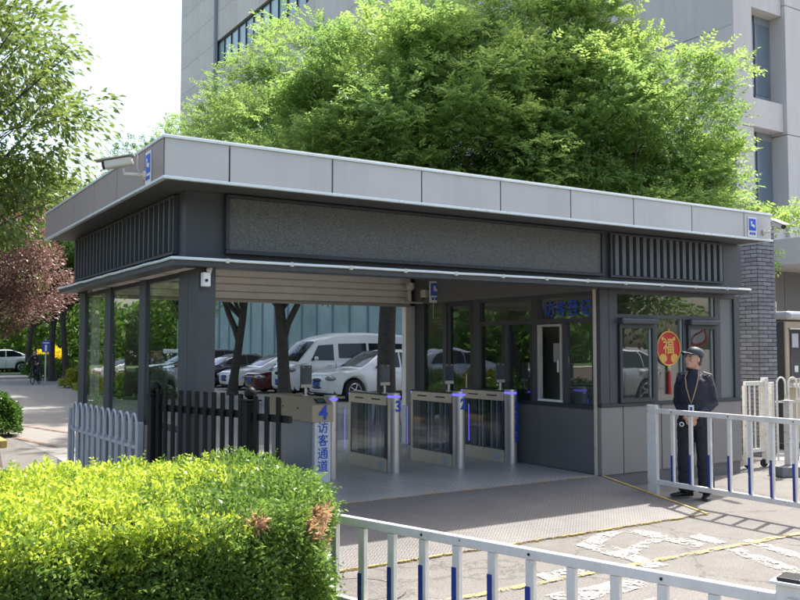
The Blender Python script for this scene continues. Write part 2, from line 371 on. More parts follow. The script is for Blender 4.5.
# ------------------------------------------------------------------ foliage helpers
def quad_mesh(name, V, m, parent=None, loc=(0, 0, 0), tone=None):
    """V: (N,4,3) array of leaf quads"""
    N = len(V); me = bpy.data.meshes.new(name); me.vertices.add(N * 4); me.vertices.foreach_set('co', np.ascontiguousarray(V, dtype=np.float32).ravel())
    me.loops.add(N * 4); me.loops.foreach_set('vertex_index', np.arange(N * 4, dtype=np.int32))
    me.polygons.add(N); me.polygons.foreach_set('loop_start', np.arange(0, N * 4, 4, dtype=np.int32))
    me.update(calc_edges=True); me.materials.append(m)
    at_ = me.attributes.new('tone', 'FLOAT', 'FACE'); at_.data.foreach_set('value', np.full(N, .5, np.float32) if tone is None else np.asarray(tone, np.float32))
    o = bpy.data.objects.new(name, me); COL.objects.link(o); o.parent = parent; o.location = loc
    return o
def unit(a): return a / (np.linalg.norm(a, axis=-1, keepdims=True) + 1e-9)
def leaves(P, D, Nn, ln, wd, fold=.25):
    """one folded rhombic leaf per point: base P, direction D, normal Nn"""
    D = unit(D); S = unit(np.cross(D, Nn)); U = np.cross(S, D)
    ln = np.asarray(ln)[..., None]; wd = np.asarray(wd)[..., None]
    mid = P + D * ln * .45 + U * wd * fold
    return np.stack([P, mid + S * wd * .5, P + D * ln - U * ln * .12, mid - S * wd * .5], axis=-2)
def sprays(C, D, n, length, ll, lw, droop=.12, spread=.9):
    """pinnate leaf sprays: rachis from C along D with n pairs of leaflets"""
    k = len(C); D = unit(D); up = np.tile(np.array([0, 0, 1.0]), (k, 1)) + RNG.normal(0, .35, (k, 3))
    S = unit(np.cross(D, up)); U = np.cross(S, D)
    out = []
    Ls = length * RNG.uniform(.7, 1.25, (k, 1))
    for i in range(n):
        t = (i + .6) / n
        base = C + D * Ls * t - np.array([0, 0, 1.0]) * Ls * droop * t * t
        for sg in (-1, 1):
            dd = unit(S * sg * spread + D * .6 + U * RNG.normal(0, .25, (k, 1)) - np.array([0, 0, .08]))
            sz = RNG.uniform(.75, 1.2, k) * (1 - .35 * abs(t - .45))
            out.append(leaves(base, dd, U + RNG.normal(0, .3, (k, 3)), ll * sz, lw * sz))
    return np.concatenate(out)
def in_ball(n): 
    v = unit(RNG.normal(size=(n, 3))); return v * RNG.uniform(0, 1, (n, 1)) ** (1 / 3)
def tree(name, label, base, height, lobes, ncl, nsp, clr, leaf, lm, trunk_r, fork=None, group=None, bark=None, mode='spray', limbs=16, lean=(0, 0), shell=.35, trunk_top=.62, forks=()):
    """lobes: (cx, cy, cz, rx, ry, rz) relative to the base; a tapered trunk with limbs, leaf clusters on the lobes"""
    root = thing(name, label, 'tree', (base[0], base[1], base[2] if len(base) > 2 else 0), 0, group)
    L = np.array(lobes); vol = L[:, 3] * L[:, 4] * L[:, 5]; pick = RNG.choice(len(L), ncl, p=vol / vol.sum())
    v = unit(RNG.normal(size=(ncl, 3))) * (RNG.uniform(shell ** 3, 1, (ncl, 1)) ** (1 / 3))
    C = L[pick, :3] + v * L[pick, 3:6]
    outward = unit(v + np.array([0, 0, .1]))
    rep = np.repeat(np.arange(ncl), nsp)
    crs = clr * RNG.uniform(.6, 1.25, ncl)
    off = in_ball(len(rep)) * np.array([1, 1, .55])
    P = C[rep] + off * crs[rep][:, None]
    D = unit(off + outward[rep] * .8 + RNG.normal(0, .35, (len(rep), 3)) + np.array([0, 0, .1]))
    if mode == 'spray': V = sprays(P, D, leaf['n'], leaf['len'], leaf['ll'], leaf['lw'])
    else:
        sz = RNG.uniform(.65, 1.25, len(P))
        V = leaves(P, D + np.array([0, 0, -.35]), RNG.normal(0, .55, (len(P), 3)) + np.array([0, 0, 1.0]), leaf['ll'] * sz, leaf['lw'] * sz)
    tone = np.clip(RNG.beta(1.3, 1.3, ncl) + .12 * outward[:, 2], 0, 1)[rep]; quad_mesh('crown', V, MATS[lm], root, tone=np.tile(tone, len(V) // len(tone)))
    t = MB(); ctr = L[:, :3].mean(0); top = Vector((lean[0], lean[1], height * trunk_top)); pts = []
    for i in range(9):
        f = i / 8; pts.append(Vector((top.x * f ** 1.3 + .06 * math.sin(f * 5 + base[0]), top.y * f ** 1.3 + .06 * math.cos(f * 4.2 + base[1]) - .06, top.z * f)))
    t.tube(pts, [trunk_r * (1.35 if i == 0 else 1.0 - .055 * i) for i in range(9)], 12)
    for fz, fd, fr_ in forks:
        f0 = next(q for q in pts if q.z >= fz); fd = Vector(fd); t.tube([f0 - Vector((0, 0, .25)), f0 + fd * .25, f0 + fd * .6 + Vector((.05, .04, 0)), f0 + fd + Vector((0, 0, .3)), f0 + fd * 1.6 + Vector((0, 0, 1.2))], [fr_, fr_ * .95, fr_ * .85, fr_ * .7, fr_ * .3], 9)
    idx = RNG.choice(ncl, min(limbs * 4, ncl), replace=False)
    for q, i in enumerate(idx):
        e = Vector(C[i]); big = q < limbs
        fr = random.uniform(.5, 1.0); s0 = pts[int(fr * 8)]
        mid = s0.lerp(e, .5) + Vector((random.uniform(-.2, .2), random.uniform(-.2, .2), random.uniform(.0, .35)))
        r0 = trunk_r * (random.uniform(.28, .45) if big else random.uniform(.1, .18))
        t.tube([s0, s0.lerp(mid, .5) + Vector((0, 0, .1)), mid, mid.lerp(e, .55), e], [r0, r0 * .8, r0 * .55, r0 * .33, .008], 6)
    t.build('trunk', MATS[bark] if bark else BARK, root, smooth=True, rel=False)
    return root

# ================================================================== the setting
def sheet(name, poly, z, m):
    o = MB().add([(x, y, z) for x, y in poly], [tuple(range(len(poly)))]).build(name, m); return struct(o)
sheet('ground', [(-500, -500), (700, -500), (700, 900), (-500, 900)], 0, 'asphalt')
sheet('avenue', [(2.9, 12.9), (11.0, 12.9), (11.4, 56), (2.4, 56)], .004, 'avenue')
sheet('car_park', [(11.0, 12.9), (22.0, 12.9), (22.0, 90), (11.4, 90)], .006, 'paving')
sheet('pale_forecourt', [(10.9, 9.6), (12.4, 8.2), (30, 8.2), (30, 12.9), (10.9, 12.9)], .005, 'pale_ground')
sheet('planting_bed', [(-12, 2.9), (2.2, 2.9), (2.85, 4.3), (3.0, 5.6), (2.6, 6.35), (-12, 6.35)], .01, 'soil')
sheet('verge', [(-40, 9.0), (1.4, 9.0), (2.3, 16.5), (2.3, 60), (-40, 60)], .02, 'soil')
PZ = .17
struct(MB().box(2.6, 7.88, 7.86, 13.2, .0, PZ).build('platform', MATS['floor_plate']))
m = MB()
m.add([(3.0, 7.855, PZ - .004), (7.9, 7.855, PZ - .004), (7.62, 6.08, .016), (2.95, 6.08, .016), (3.0, 7.855, 0.001), (7.9, 7.855, 0.001), (7.62, 6.08, .001), (2.95, 6.08, .001)],
      [(0, 3, 2, 1), (0, 1, 5, 4), (1, 2, 6, 5), (2, 3, 7, 6), (3, 0, 4, 7)])
ramp = struct(m.build('ramp', MATS['tread_plate']))
# yellow edging on the ramp
m = MB().bar((7.9, 7.80, PZ + .0), (7.63, 6.05, .018), .032, .01); m.build('edge_strip', YEL, ramp)
m = MB().bar((2.95, 6.07, .012), (7.62, 6.07, .012), .03, .012); m.build('edge_strip', MATS['worn_yellow'], ramp)
for i in range(9):                                     # joint strips between platform and ramp, broken paint
    x = 3.2 + i * .52; bx('edge_strip', YEL, ramp, x, x + .26, 7.845, 7.86, PZ - .002, PZ + .003)
# painted markings
def mark(name, poly, m, z=.008):
    P = []; n = len(poly)
    for i in range(n):                                 # ragged, resampled outline
        a = Vector(poly[i]); b = Vector(poly[(i + 1) % n]); k = max(2, int((b - a).length / .06))
        for j in range(k):
            p = a.lerp(b, j / k); P.append((p.x + random.uniform(-.012, .012), p.y + random.uniform(-.012, .012), z))
    o = MB().add(P, [tuple(range(len(P)))]).build(name, MATS[m]); return struct(o)
mark('yellow_line', [(3.2, 4.96), (11, 4.96), (11, 5.03), (3.2, 5.03)], 'worn_yellow', .012)
mark('yellow_line', [(3.0, 3.3), (9, 3.3), (9, 3.39), (3.0, 3.39)], 'worn_yellow', .012)
for poly in ([(5.5, 5.78), (6.1, 6.05), (6.28, 5.95), (5.68, 5.66)], [(5.5, 5.78), (5.75, 5.62), (5.72, 5.25), (5.46, 5.2)], [(6.28, 5.98), (6.5, 5.9), (6.52, 5.2), (6.33, 5.12)],
             [(5.72, 5.42), (6.33, 5.62), (6.33, 5.48), (5.72, 5.28)], [(6.6, 5.45), (6.8, 5.5), (6.72, 5.12), (6.55, 5.1)], [(6.5, 5.04), (6.62, 4.9), (6.3, 3.9), (6.1, 3.95)],
             [(6.85, 5.1), (7.0, 5.1), (6.75, 3.9), (6.58, 3.9)], [(4.5, 5.2), (5.15, 5.22), (5.2, 4.98), (4.5, 4.98)], [(5.5, 5.2), (5.68, 5.3), (5.62, 4.85), (5.4, 4.85)],
             [(4.2, 4.72), (5.4, 4.75), (5.35, 4.5), (4.2, 4.48)], [(3.7, 4.25), (4.9, 4.28), (4.9, 4.05), (3.7, 4.0)], [(4.9, 3.85), (5.7, 3.9), (5.6, 3.65), (4.8, 3.6)]):
    mark('white_marking', poly, 'worn_white')
for a in ((3.3, 3.9, 20.95, 18.4), (2.75, 3.1, 18.2, 16.2)): mark('orange_marking', [(a[0], a[2]), (a[0] + .13, a[2]), (a[1] + .13, a[3]), (a[1], a[3])], 'orange_paint', .02)
# manhole with its rim
mh = struct(MB().lathe([(.36, 0.001), (.36, .012), (.30, .014), (.30, .009), (.29, .009), (.29, .013)], (3.15, 5.55, 0), n=28).build('manhole_cover', mat('cast_iron', (.14, .13, .12), .7, .2, .3, 20, .5, 60), smooth=True))
# kerbs of the left verge, far kerb
for i in range(20):
    y = 16.6 + i * 1.0
    o = struct(bx('kerb', STONE if i % 2 else (YEL if i in (0, 2) else STONE), None, 2.3, 2.44, y, y + .985, 0, .13, bevel=.012))
struct(bx('far_pavement', MATS['pale_ground'], None, -40, 30, 51.5, 55.0, 0, .12)); struct(bx('far_lawn', mat('lawn', (.05, .1, .02), .9, 0, .3, 3), None, -60, 40, 55.0, 200, 0, .14))

# ================================================================== the gatehouse
G = thing('gatehouse', 'flat-roofed slate grey visitor gatehouse with pale fascia and open turnstile passage', 'gatehouse', (6.5, 10, 0))
CX0, CX1, CY0, CY1 = 2.23, 10.52, 7.22, 12.4
CZ0, CZ1 = 3.18, 3.53
WX = 2.69; WY = 7.82; OX0, OX1 = 7.9, 10.62
# fascia panels with dark gaps, edge trims
bx('roof', mat('roof_felt', (.2, .2, .2), .9, 0, .1, 4), G, CX0 + .03, CX1 - .03, CY0 + .03, CY1 - .03, CZ0 + .05, CZ1 - .03)
seams = [CX0, 2.81, 3.83, 4.84, 5.85, 6.86, 7.87, 8.91, 9.94, CX1]
for a, b in zip(seams[:-1], seams[1:]): bx('fascia_panel', FASC, G, a + .008, b - .008, CY0, CY0 + .025, CZ0 + .012, CZ1 - .012, bevel=.003)
ys = [CY0 + .026, 7.8, 8.75, 9.7, 10.7, 11.6, CY1]
for a, b in zip(ys[:-1], ys[1:]):
    bx('fascia_panel', mat('fascia_tree_reflection', (.335, .275, .245), .45, .15, .05, 1.6, dirt=.3, dcol=(.17, .15, .14), streak=True), G, CX0, CX0 + .025, a + .008, b - .008, CZ0 + .012, CZ1 - .012, bevel=.003)  # left side: dull brown of reflected trees put into the panel colour
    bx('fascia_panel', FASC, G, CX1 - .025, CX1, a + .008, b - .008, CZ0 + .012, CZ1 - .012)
for z in (CZ0 - .012, CZ1 - .012):
    bx('edge_trim', TRIM, G, CX0 - .014, CX1 + .014, CY0 - .016, CY0 + .03, z, z + .026, bevel=.004)
    bx('edge_trim', TRIM, G, CX0 - .014, CX0 + .03, CY0 + .031, CY1, z + .001, z + .025, bevel=.004)
    bx('edge_trim', TRIM, G, CX1 - .03, CX1 + .014, CY0 + .031, CY1, z + .001, z + .025, bevel=.004)
bx('roof_coping', mat('coping_dusty', (.36, .31, .26), .85, 0, .2, 8), G, CX0 + .02, CX1 - .02, CY0 + .02, CY0 + .16, CZ1 + .012, CZ1 + .03)
bx('roof_coping', MATS['coping_dusty'], G, CX0 + .02, CX0 + .16, CY0 + .17, CY1 - .02, CZ1 + .012, CZ1 + .03)
bx('soffit', SOFF, G, CX0 + .03, CX1 - .03, CY0 + .03, CY1 - .03, CZ0 + .002, CZ0 + .04)
# upper band
BX0, BX1, BY0 = 2.60, 10.57, 7.74
BZ0, BZ1 = 2.52, 3.18
bx('upper_wall', DARK, G, BX0, BX1, BY0, BY0 + .12, BZ0, BZ1)
bx('upper_wall', DARK, G, BX0, BX0 + .12, BY0 + .121, 12.35, BZ0, BZ1)
bx('upper_wall', DARK, G, BX1 - .12, BX1, BY0 + .121, 12.35, BZ0, BZ1)
bx('upper_wall', DARK, G, BX0 + .121, BX1 - .121, 12.23, 12.35, 2.86, BZ1)
# dot-matrix display
d = bx('display_panel', MATS['led'], G, 3.0, 7.80, BY0 - .045, BY0 - .002, 2.655, 3.14)
for a in ((2.96, 7.84, 2.615, 2.652), (2.96, 7.84, 3.143, 3.172)): bx('display_frame', DARK2, d, a[0], a[1], BY0 - .07, BY0 - .003, a[2], a[3], bevel=.004)
for a in ((2.96, 2.997), (7.803, 7.84)): bx('display_frame', DARK2, d, a[0], a[1], BY0 - .068, BY0 - .003, 2.653, 3.142, bevel=.004)
# louvres: front right
lf = bx('louvre_recess', BLACK, G, 8.0, 10.12, BY0 - .012, BY0 - .002, 2.64, 3.14)
for a in ((7.97, 10.15, 2.615, 2.64), (7.97, 10.15, 3.14, 3.165)): bx('louvre_frame', DARK, lf, a[0], a[1], BY0 - .05, BY0 - .003, a[2], a[3])
for a in ((7.97, 8.0), (10.12, 10.15)): bx('louvre_frame', DARK, lf, a[0], a[1], BY0 - .049, BY0 - .003, 2.641, 3.139)
sm = MB().obox((0, 0, 0), (.062, .05, .498)).mesh('louvre_slat', mat('slat_metal', (.11, .125, .14), .4, .15, .05, 3))
for i in range(17): inst('louvre_slat', sm, G, Vector((8.065 + i * .1245, BY0 - .038, 2.89)) - G.location)
# louvres: left side
ll = bx('louvre_recess', BLACK, G, BX0 - .012, BX0 - .002, 7.98, 12.05, 2.64, 3.14)
for a in ((2.615, 2.64), (3.14, 3.165)): bx('louvre_frame', DARK, ll, BX0 - .05, BX0 - .003, 7.95, 12.08, a[0], a[1])
for a in ((7.95, 7.98), (12.05, 12.08)): bx('louvre_frame', DARK, ll, BX0 - .049, BX0 - .003, a[0], a[1], 2.641, 3.139)
sm = MB().obox((0, 0, 0), (.06, .03, .498)).mesh('louvre_slat', mat('slat_metal2', (.1, .11, .12), .4, .15, .05, 3))
for i in range(25): inst('louvre_slat', sm, G, Vector((BX0 - .035, 8.04 + i * .164, 2.89)) - G.location)
# ledge with the pale light strip
bx('ledge', DARK, G, 2.42, 10.46, 7.53, BY0 - .001, 2.47, 2.525, bevel=.006)
bx('ledge', DARK, G, 2.42, BX0 - .001, BY0, 12.4, 2.471, 2.524, bevel=.006)
def wob(p0, p1, n):
    p0 = Vector(p0); p1 = Vector(p1)
    return [p0.lerp(p1, i / n) + Vector((0, 0, random.uniform(-.004, .004))) for i in range(n + 1)]
pts = wob((10.46, 7.515, 2.535), (2.44, 7.515, 2.535), 26) + [Vector((2.41, 7.53, 2.535))] + wob((2.405, 7.56, 2.535), (2.405, 12.4, 2.535), 18)
MB().tube(pts, .014, 8).build('light_strip', mat('strip_pale', (.75, .84, .86), .25, 0, .05, 15), G, smooth=True)
for i in range(12):
    x = 2.9 + i * .64; bx('strip_clip', CREAM, G, x, x + .03, 7.50, 7.53, 2.51, 2.551)
# passage ceiling, back beam
bx('ceiling', mat('white_ceiling', (.75, .75, .73), .7, 0, .03, 3), G, WX, OX0, BY0 + .13, 12.2, 2.93, 2.97)
bx('lintel', PDARK, G, OX0 + .02, OX1 - .03, WY + .02, 12.1, 2.45, 2.6)
bx('lintel', PDARK, G, OX0 - .012, OX0 + .018, BY0 + .122, 12.2, 2.45, 2.93)
bx('lintel', SOFF, G, WX + .3, OX0, BY0 + .001, BY0 + .12, 2.49, 2.518)
# roller shutter: rolled curtain, case end and guide rails
m = MB()
ring = [(0, 0), (.10, -.02), (.2, -.0), (.27, .07), (.29, .17), (.27, .29), (.2, .36), (.1, .38), (0, .36)]
sh = MB().box(2.75, 7.84, 12.06, 12.2, 2.43, 2.9).build('shutter_case', SHUT, G)
for k in range(4):
    zc = 2.455 + k * .105
    bx('shutter_slat', SHUT, sh, 2.76, 7.83, 12.01 - .035 * math.sin((k + .5) / 4 * math.pi), 12.058, zc, zc + .101, bevel=.018)
bx('shutter_bottom_bar', mat('shutter_bar', (.5, .46, .42), .5, .2), sh, 2.76, 7.83, 12.01, 12.06, 2.405, 2.445, bevel=.006)
bx('shutter_end', DARK2, sh, 7.835, 7.885, 11.98, 12.2, 2.42, 2.92)
bx('shutter_guide', SHUT, G, 7.74, 7.86, 12.02, 12.14, PZ, 2.404, bevel=.008); bx('shutter_guide', SHUT, G, 2.78, 2.88, 12.02, 12.14, PZ, 2.404, bevel=.008)
# left glazed wall: columns, posts, sills, panes, base panels
def column(x0, x1, y0, y1, z0=PZ): 
    c = bx('column', DARK, G, x0, x1, y0, y1, z0, 2.469, bevel=.004); return c
c = column(WX, 2.86, 7.66, 8.2); bx('column_joint', BLACK, c, WX - .001, WX + .004, 7.93, 7.936, PZ, 2.465)
for a, b in ((9.3, 9.53), (10.76, 11.02), (12.08, 12.4)): bx('post', DARK, G, WX, WX + .05, a, b, .1, 2.469, bevel=.004)
for a, b in ((8.201, 9.299), (9.531, 10.759), (11.021, 12.079)):
    f = bx('window_frame', DARK2, G, WX + .02, WX + .06, a, b, 2.42, 2.468); bx('window_frame', DARK2, G, WX + .02, WX + .06, a, b, .93, .985)
    bx('window_pane', GLS, G, WX + .035, WX + .043, a + .002, b - .002, .986, 2.419)
    bx('base_panel', BEIGE, G, WX + .01, WX + .06, a, b, .1, .929)
bx('plinth', PDARK, G, WX + .02, WX + .15, 7.7, 12.4, 0, .099)
# ---- office: front wall
bx('plinth', PDARK, G, OX0 + .03, OX1 - .02, WY + .02, 12.1, 0, PZ - .002)
bx('floor', PGREY, G, OX0 + .05, OX1 - .05, WY + .1, 12.0, PZ - .001, PZ + .02)
for a, b in ((7.9, 8.28), (8.29, 8.98), (8.99, 9.76), (9.77, 10.62)): bx('base_panel', BEIGE, G, a + .002, b - .002, WY, WY + .06, PZ, 1.0, bevel=.003)
bx('window_sill', DARK2, G, OX0 + .001, OX1, WY - .012, WY + .08, 1.001, 1.045, bevel=.003)
for a, b in ((7.9, 8.05), (8.056, 8.2), (10.085, 10.2), (10.5, 10.62)): bx('wall_post', DARK, G, a, b, WY - .001, WY + .1, 1.046, 2.469, bevel=.003)
bx('wall_panel', mat('panel_pale_grey', (.16, .175, .185), .45, .1, .04, 3), G, 10.201, 10.499, WY + .03, WY + .09, 1.046, 2.42)
bx('window_head', DARK, G, 8.201, 10.084, WY, WY + .1, 2.425, 2.469); bx('window_head', DARK, G, 10.201, 10.499, WY, WY + .1, 2.421, 2.469)
bx('transom', DARK, G, 8.201, 10.084, WY, WY + .09, 2.12, 2.165)
bx('window_pane', GL, G, 8.203, 10.04, WY + .04, WY + .05, 2.166, 2.424); bx('window_frame', mat('pale_gasket', (.3, .36, .33), .5), G, 10.041, 10.083, WY + .02, WY + .08, 2.166, 2.424)
for a, b in ((8.86, 8.93), (9.43, 9.50)): bx('mullion', DARK, G, a, b, WY, WY + .09, 1.046, 2.119)
def sash(x0, x1, z0, z1, proud, head):
    f = bx('window', DARK2, G, x0, x1, WY - proud, WY + .05, z0, z0 + .05)
    for q in ((x0, x0 + .045), (x1 - .045, x1)): bx('frame', DARK2, f, q[0], q[1], WY - proud + .001, WY + .05, z0 + .051, z1 - .051)
    bx('frame', DARK2, f, x0, x1, WY - proud, WY + .05, z1 - .05, z1)
    bx('frame', MATS['pale_gasket'], f, x1 - .075, x1 - .046, WY + .0, WY + .03, z0 + .051, z1 - .051)
    bx('pane', GL, f, x0 + .046, x1 - .076, WY + .012, WY + .02, z0 + .052, z1 - .052)
    if head: bx('shutter_head', mat('head_metal', (.06, .068, .078), .4, .2), f, x0 - .02, x1 + .02, WY - .1, WY + .03, z1 + .002, z1 + .075, bevel=.02)
sash(8.215, 8.855, 1.05, 2.04, .03, True); sash(9.505, 10.08, 1.05, 2.04, .03, True)
bx('window_pane', GL, G, 8.931, 9.40, WY + .04, WY + .05, 1.046, 2.119); bx('window_frame', MATS['pale_gasket'], G, 9.401, 9.429, WY + .02, WY + .07, 1.046, 2.119)
# ---- office: wall to the passage (x = OX0)
X = OX0
bx('base_panel', PDARK, G, X, X + .06, WY + .062, 9.0, PZ, .97, bevel=.003); bx('base_panel', PDARK, G, X, X + .06, 9.008, 10.35, PZ, .97, bevel=.003)
bx('window_sill', DARK2, G, X - .01, X + .08, WY + .082, 10.35, .971, 1.02)
bx('corner_rail', STEELB, G, X - .035, X - .004, WY + .06, WY + .09, PZ, 2.469)
for a, b in ((7.925, 7.97), (8.98, 9.1), (10.25, 10.4), (11.1, 11.2), (11.72, 12.0)): bx('wall_post', DARK, G, X, X + .09, a, b, 1.021 if b < 10.3 else PZ, 2.449)
for a, b in ((7.971, 8.979), (9.101, 10.249)):
    bx('transom', DARK, G, X + .002, X + .085, a, b, 2.06, 2.12); bx('window_head', DARK, G, X + .002, X + .085, a, b, 2.40, 2.448)
    bx('window_pane', GL, G, X + .04, X + .048, a, b, 2.121, 2.399)
bx('mullion', DARK, G, X + .002, X + .085, 8.42, 8.50, 1.021, 2.059); bx('mullion', DARK, G, X + .002, X + .085, 9.62, 9.7, 1.021, 2.059)
wf = bx('service_window', WHITEP, G, X - .012, X + .05, 8.505, 8.975, 1.03, 1.06)
for q in ((8.505, 8.54), (8.94, 8.975)): bx('frame', mat('pale_alu', (.55, .54, .5), .4, .4), wf, X - .011, X + .05, q[0], q[1], 1.061, 2.019)
bx('frame', MATS['pale_alu'], wf, X - .012, X + .05, 8.505, 8.975, 2.02, 2.05)
bx('handle', WHITEP, wf, X - .035, X - .013, 8.55, 8.57, 1.42, 1.58, bevel=.005)
bx('notice', mat('notice_paper', (.4, .38, .38), .8), wf, X + .1, X + .104, 8.6, 8.78, 1.55, 1.8)
bx('window_pane', GL, G, X + .03, X + .038, 7.972, 8.419, 1.03, 2.058)
for a, b in ((9.102, 9.619), (9.701, 10.248)): bx('window_pane', GL, G, X + .03, X + .038, a, b, 1.03, 2.058)
for a, b in ((9.102, 9.14), (9.58, 9.619), (9.701, 9.74), (10.21, 10.248)): bx('window_frame', DARK2, G, X - .004, X + .029, a, b, 1.021, 2.059)
dr = bx('door', DARK2, G, X + .01, X + .06, 10.401, 11.099, PZ, PZ + .12); 
for q in ((10.401, 10.5), (11.0, 11.099)): bx('stile', DARK2, dr, X + .01, X + .06, q[0], q[1], PZ + .121, 2.37)
bx('rail', DARK2, dr, X + .01, X + .06, 10.401, 11.099, 2.371, 2.448); bx('pane', GL, dr, X + .03, X + .038, 10.501, 10.999, PZ + .121, 2.37)
bx('handle', STEEL, dr, X - .03, X - .005, 10.54, 10.565, 1.0, 1.35, bevel=.005)
bx('window_pane', GL, G, X + .03, X + .038, 11.201, 11.719, PZ, 2.448)
lettering('访客登记', .22, BLUET, G, Vector((X + .024, 8.43, 2.262)) - G.location, (R(90), 0, R(-90)), .23, False)
# ---- office interior
bx('inner_wall', mat('office_wall', (.62, .62, .58), .8), G, OX0 + .1, OX1 - .1, 11.9, 11.98, PZ + .02, 2.449); bx('inner_wall', MATS['office_wall'], G, OX1 - .1, OX1, WY + .101, 12.1, PZ, 2.449)
bx('inner_wall', MATS['office_wall'], G, OX0 + .001, OX1 - .101, 12.0, 12.1, PZ, 2.449)

# ---- furniture inside
dk = thing('desk', 'grey desk inside the gatehouse office below the front windows', 'desk', (9.2, 8.4, PZ + .02))
bx('desk_top', mat('desk_laminate', (.3, .25, .2), .5), dk, 8.3, 10.3, 8.05, 8.7, .92, .96)
for a in ((8.32, 8.36), (10.24, 10.28)): bx('leg', DARK2, dk, a[0], a[1], 8.1, 8.65, PZ + .02, .919)
mo = thing('monitor', 'dark computer monitor on the desk behind the left office window', 'monitor', (8.62, 8.4, .96))
bx('screen', BLACK, mo, 8.45, 8.8, 8.4, 8.43, 1.05, 1.3, bevel=.005); bx('stand', BLACK, mo, 8.6, 8.65, 8.4, 8.45, .961, 1.06); bx('base', BLACK, mo, 8.52, 8.72, 8.35, 8.5, .961, .972)
cp = thing('cupboard', 'dark filing cupboard standing against the inner office wall', 'cupboard', (9.4, 11.6, PZ + .02))
bx('carcass', PGREY, cp, 8.7, 10.2, 11.4, 11.89, PZ + .02, 2.0); 
for a, b in ((8.71, 9.44), (9.46, 10.19)): dd = bx('door', PGREY, cp, a, b, 11.38, 11.4, PZ + .05, 1.98); bx('handle', STEEL, dd, (a + b) / 2, (a + b) / 2 + .02, 11.36, 11.38, 1.1, 1.25)
# round red new-year ornament in the centre pane
orn = thing('lucky_ornament', 'round red and gold hanging ornament with tassel in the office centre window', 'ornament', (9.17, WY + .03, 1.35))
RED = mat('ornament_red', (.5, .02, .02), .6, 0, .12, 20); GOLD = mat('ornament_gold', (.62, .38, .09), .4, .4, .1, 30)
OY = WY + .022
MB().lathe([(.225, 0), (.225, .008)], (9.17, OY + .012, 1.73), (0, -1, 0), 32).build('disc', RED, orn, smooth=True)
m = MB()
for r in (.222,): m.tube([(9.17 + r * math.cos(t * math.pi / 16), OY, 1.73 + r * math.sin(t * math.pi / 16)) for t in range(33)], .011, 6)
m.build('gold_rim', GOLD, orn, smooth=True)
text('lettering', '福', .22, GOLD, orn, Vector((9.17, OY + .002, 1.745)) - orn.location, (R(90), 0, 0), .02)
for sx in (-1, 1):
    m = MB().prism([(sx * (.06 + .075 * math.cos(a)) , .0 + .06 * math.sin(a)) for a in [i * math.pi / 8 for i in range(16)]], 0, .004); m.v = [(9.17 + sx * .05 + x, OY + .004 - z, 1.60 + y) for x, y, z in m.v]; m.build('gold_cloud', GOLD, orn)
    m = MB().lathe([(.025, 0), (.025, .004)], (9.17 + sx * .11, OY + .004, 1.86), (0, -1, 0), 12); m.build('gold_dot', GOLD, orn)
MB().ball((9.17, OY, 1.975), .018).build('hook_bead', GOLD, orn, smooth=True); MB().ball((9.17, OY, 1.475), .03, sc=(1, .6, 1.3)).build('knot', mat('knot_yellow', (.5, .42, .15), .6), orn, smooth=True)
MB().tube([(9.17, OY, 1.44), (9.17, OY, 1.4), (9.172, OY, 1.22), (9.172, OY, 1.13)], [.012, .022, .024, .028], 8).build('tassel', RED, orn, smooth=True)
MB().tube([(9.17, OY, 1.99), (9.17, OY, 2.12)], .003, 5).build('cord', RED, orn)

# ================================================================== turnstiles
def terminal(root, x, y, z):
    """face-scanning terminal on a stem, screen towards -y"""
    t = MB().box(x - .075, x + .075, y - .012, y + .014, z + .1, z + .37).build('face_terminal', mat('terminal_body', (.1, .105, .11), .35), root, .006, rel=False)
    bx('screen', SCREEN, t, x - .06, x + .06, y - .016, y - .0125, z + .15, z + .335, rel=False)
    bx('speaker_bar', CREAM, t, x - .072, x + .072, y - .017, y - .0125, z + .102, z + .142, bevel=.003, rel=False)
    for q in (-.04, .04): MB().lathe([(.008, 0), (.008, .004)], (x + q, y - .0125, z + .352), (0, -1, 0), 8).build('lens', CREAM, t, rel=False)
    MB().tube([(x, y, z - .002), (x, y, z + .099)], .018, 8).build('stem', STEEL, t, smooth=True, rel=False)
    MB().lathe([(.04, 0), (.04, .012)], (x, y, z + .001)).build('flange', STEEL, t, smooth=True, rel=False)
def pillar(root, x, z1=1.0):
    pts = [(x - .06, .1), (x - .068, .02)] + [(x + .068 * math.cos(a), .02 + .075 * math.sin(a)) for a in [R(180 + 15 * i) for i in range(1, 12)]] + [(x + .068, .02), (x + .06, .1)]
    MB().prism(pts, 0, z1 - .06).build('pillar', STEEL, root, rel=False, smooth=True)
    q = [(px + (.004 if px > x else -.004), py - .004) for px, py in pts]
    MB().prism(q, z1 - .0595, z1 - .032).build('light_ring', VIOLET, root, rel=False)
    MB().prism(pts, z1 - .0315, z1).build('pillar_cap', STEEL, root, rel=False, smooth=True)
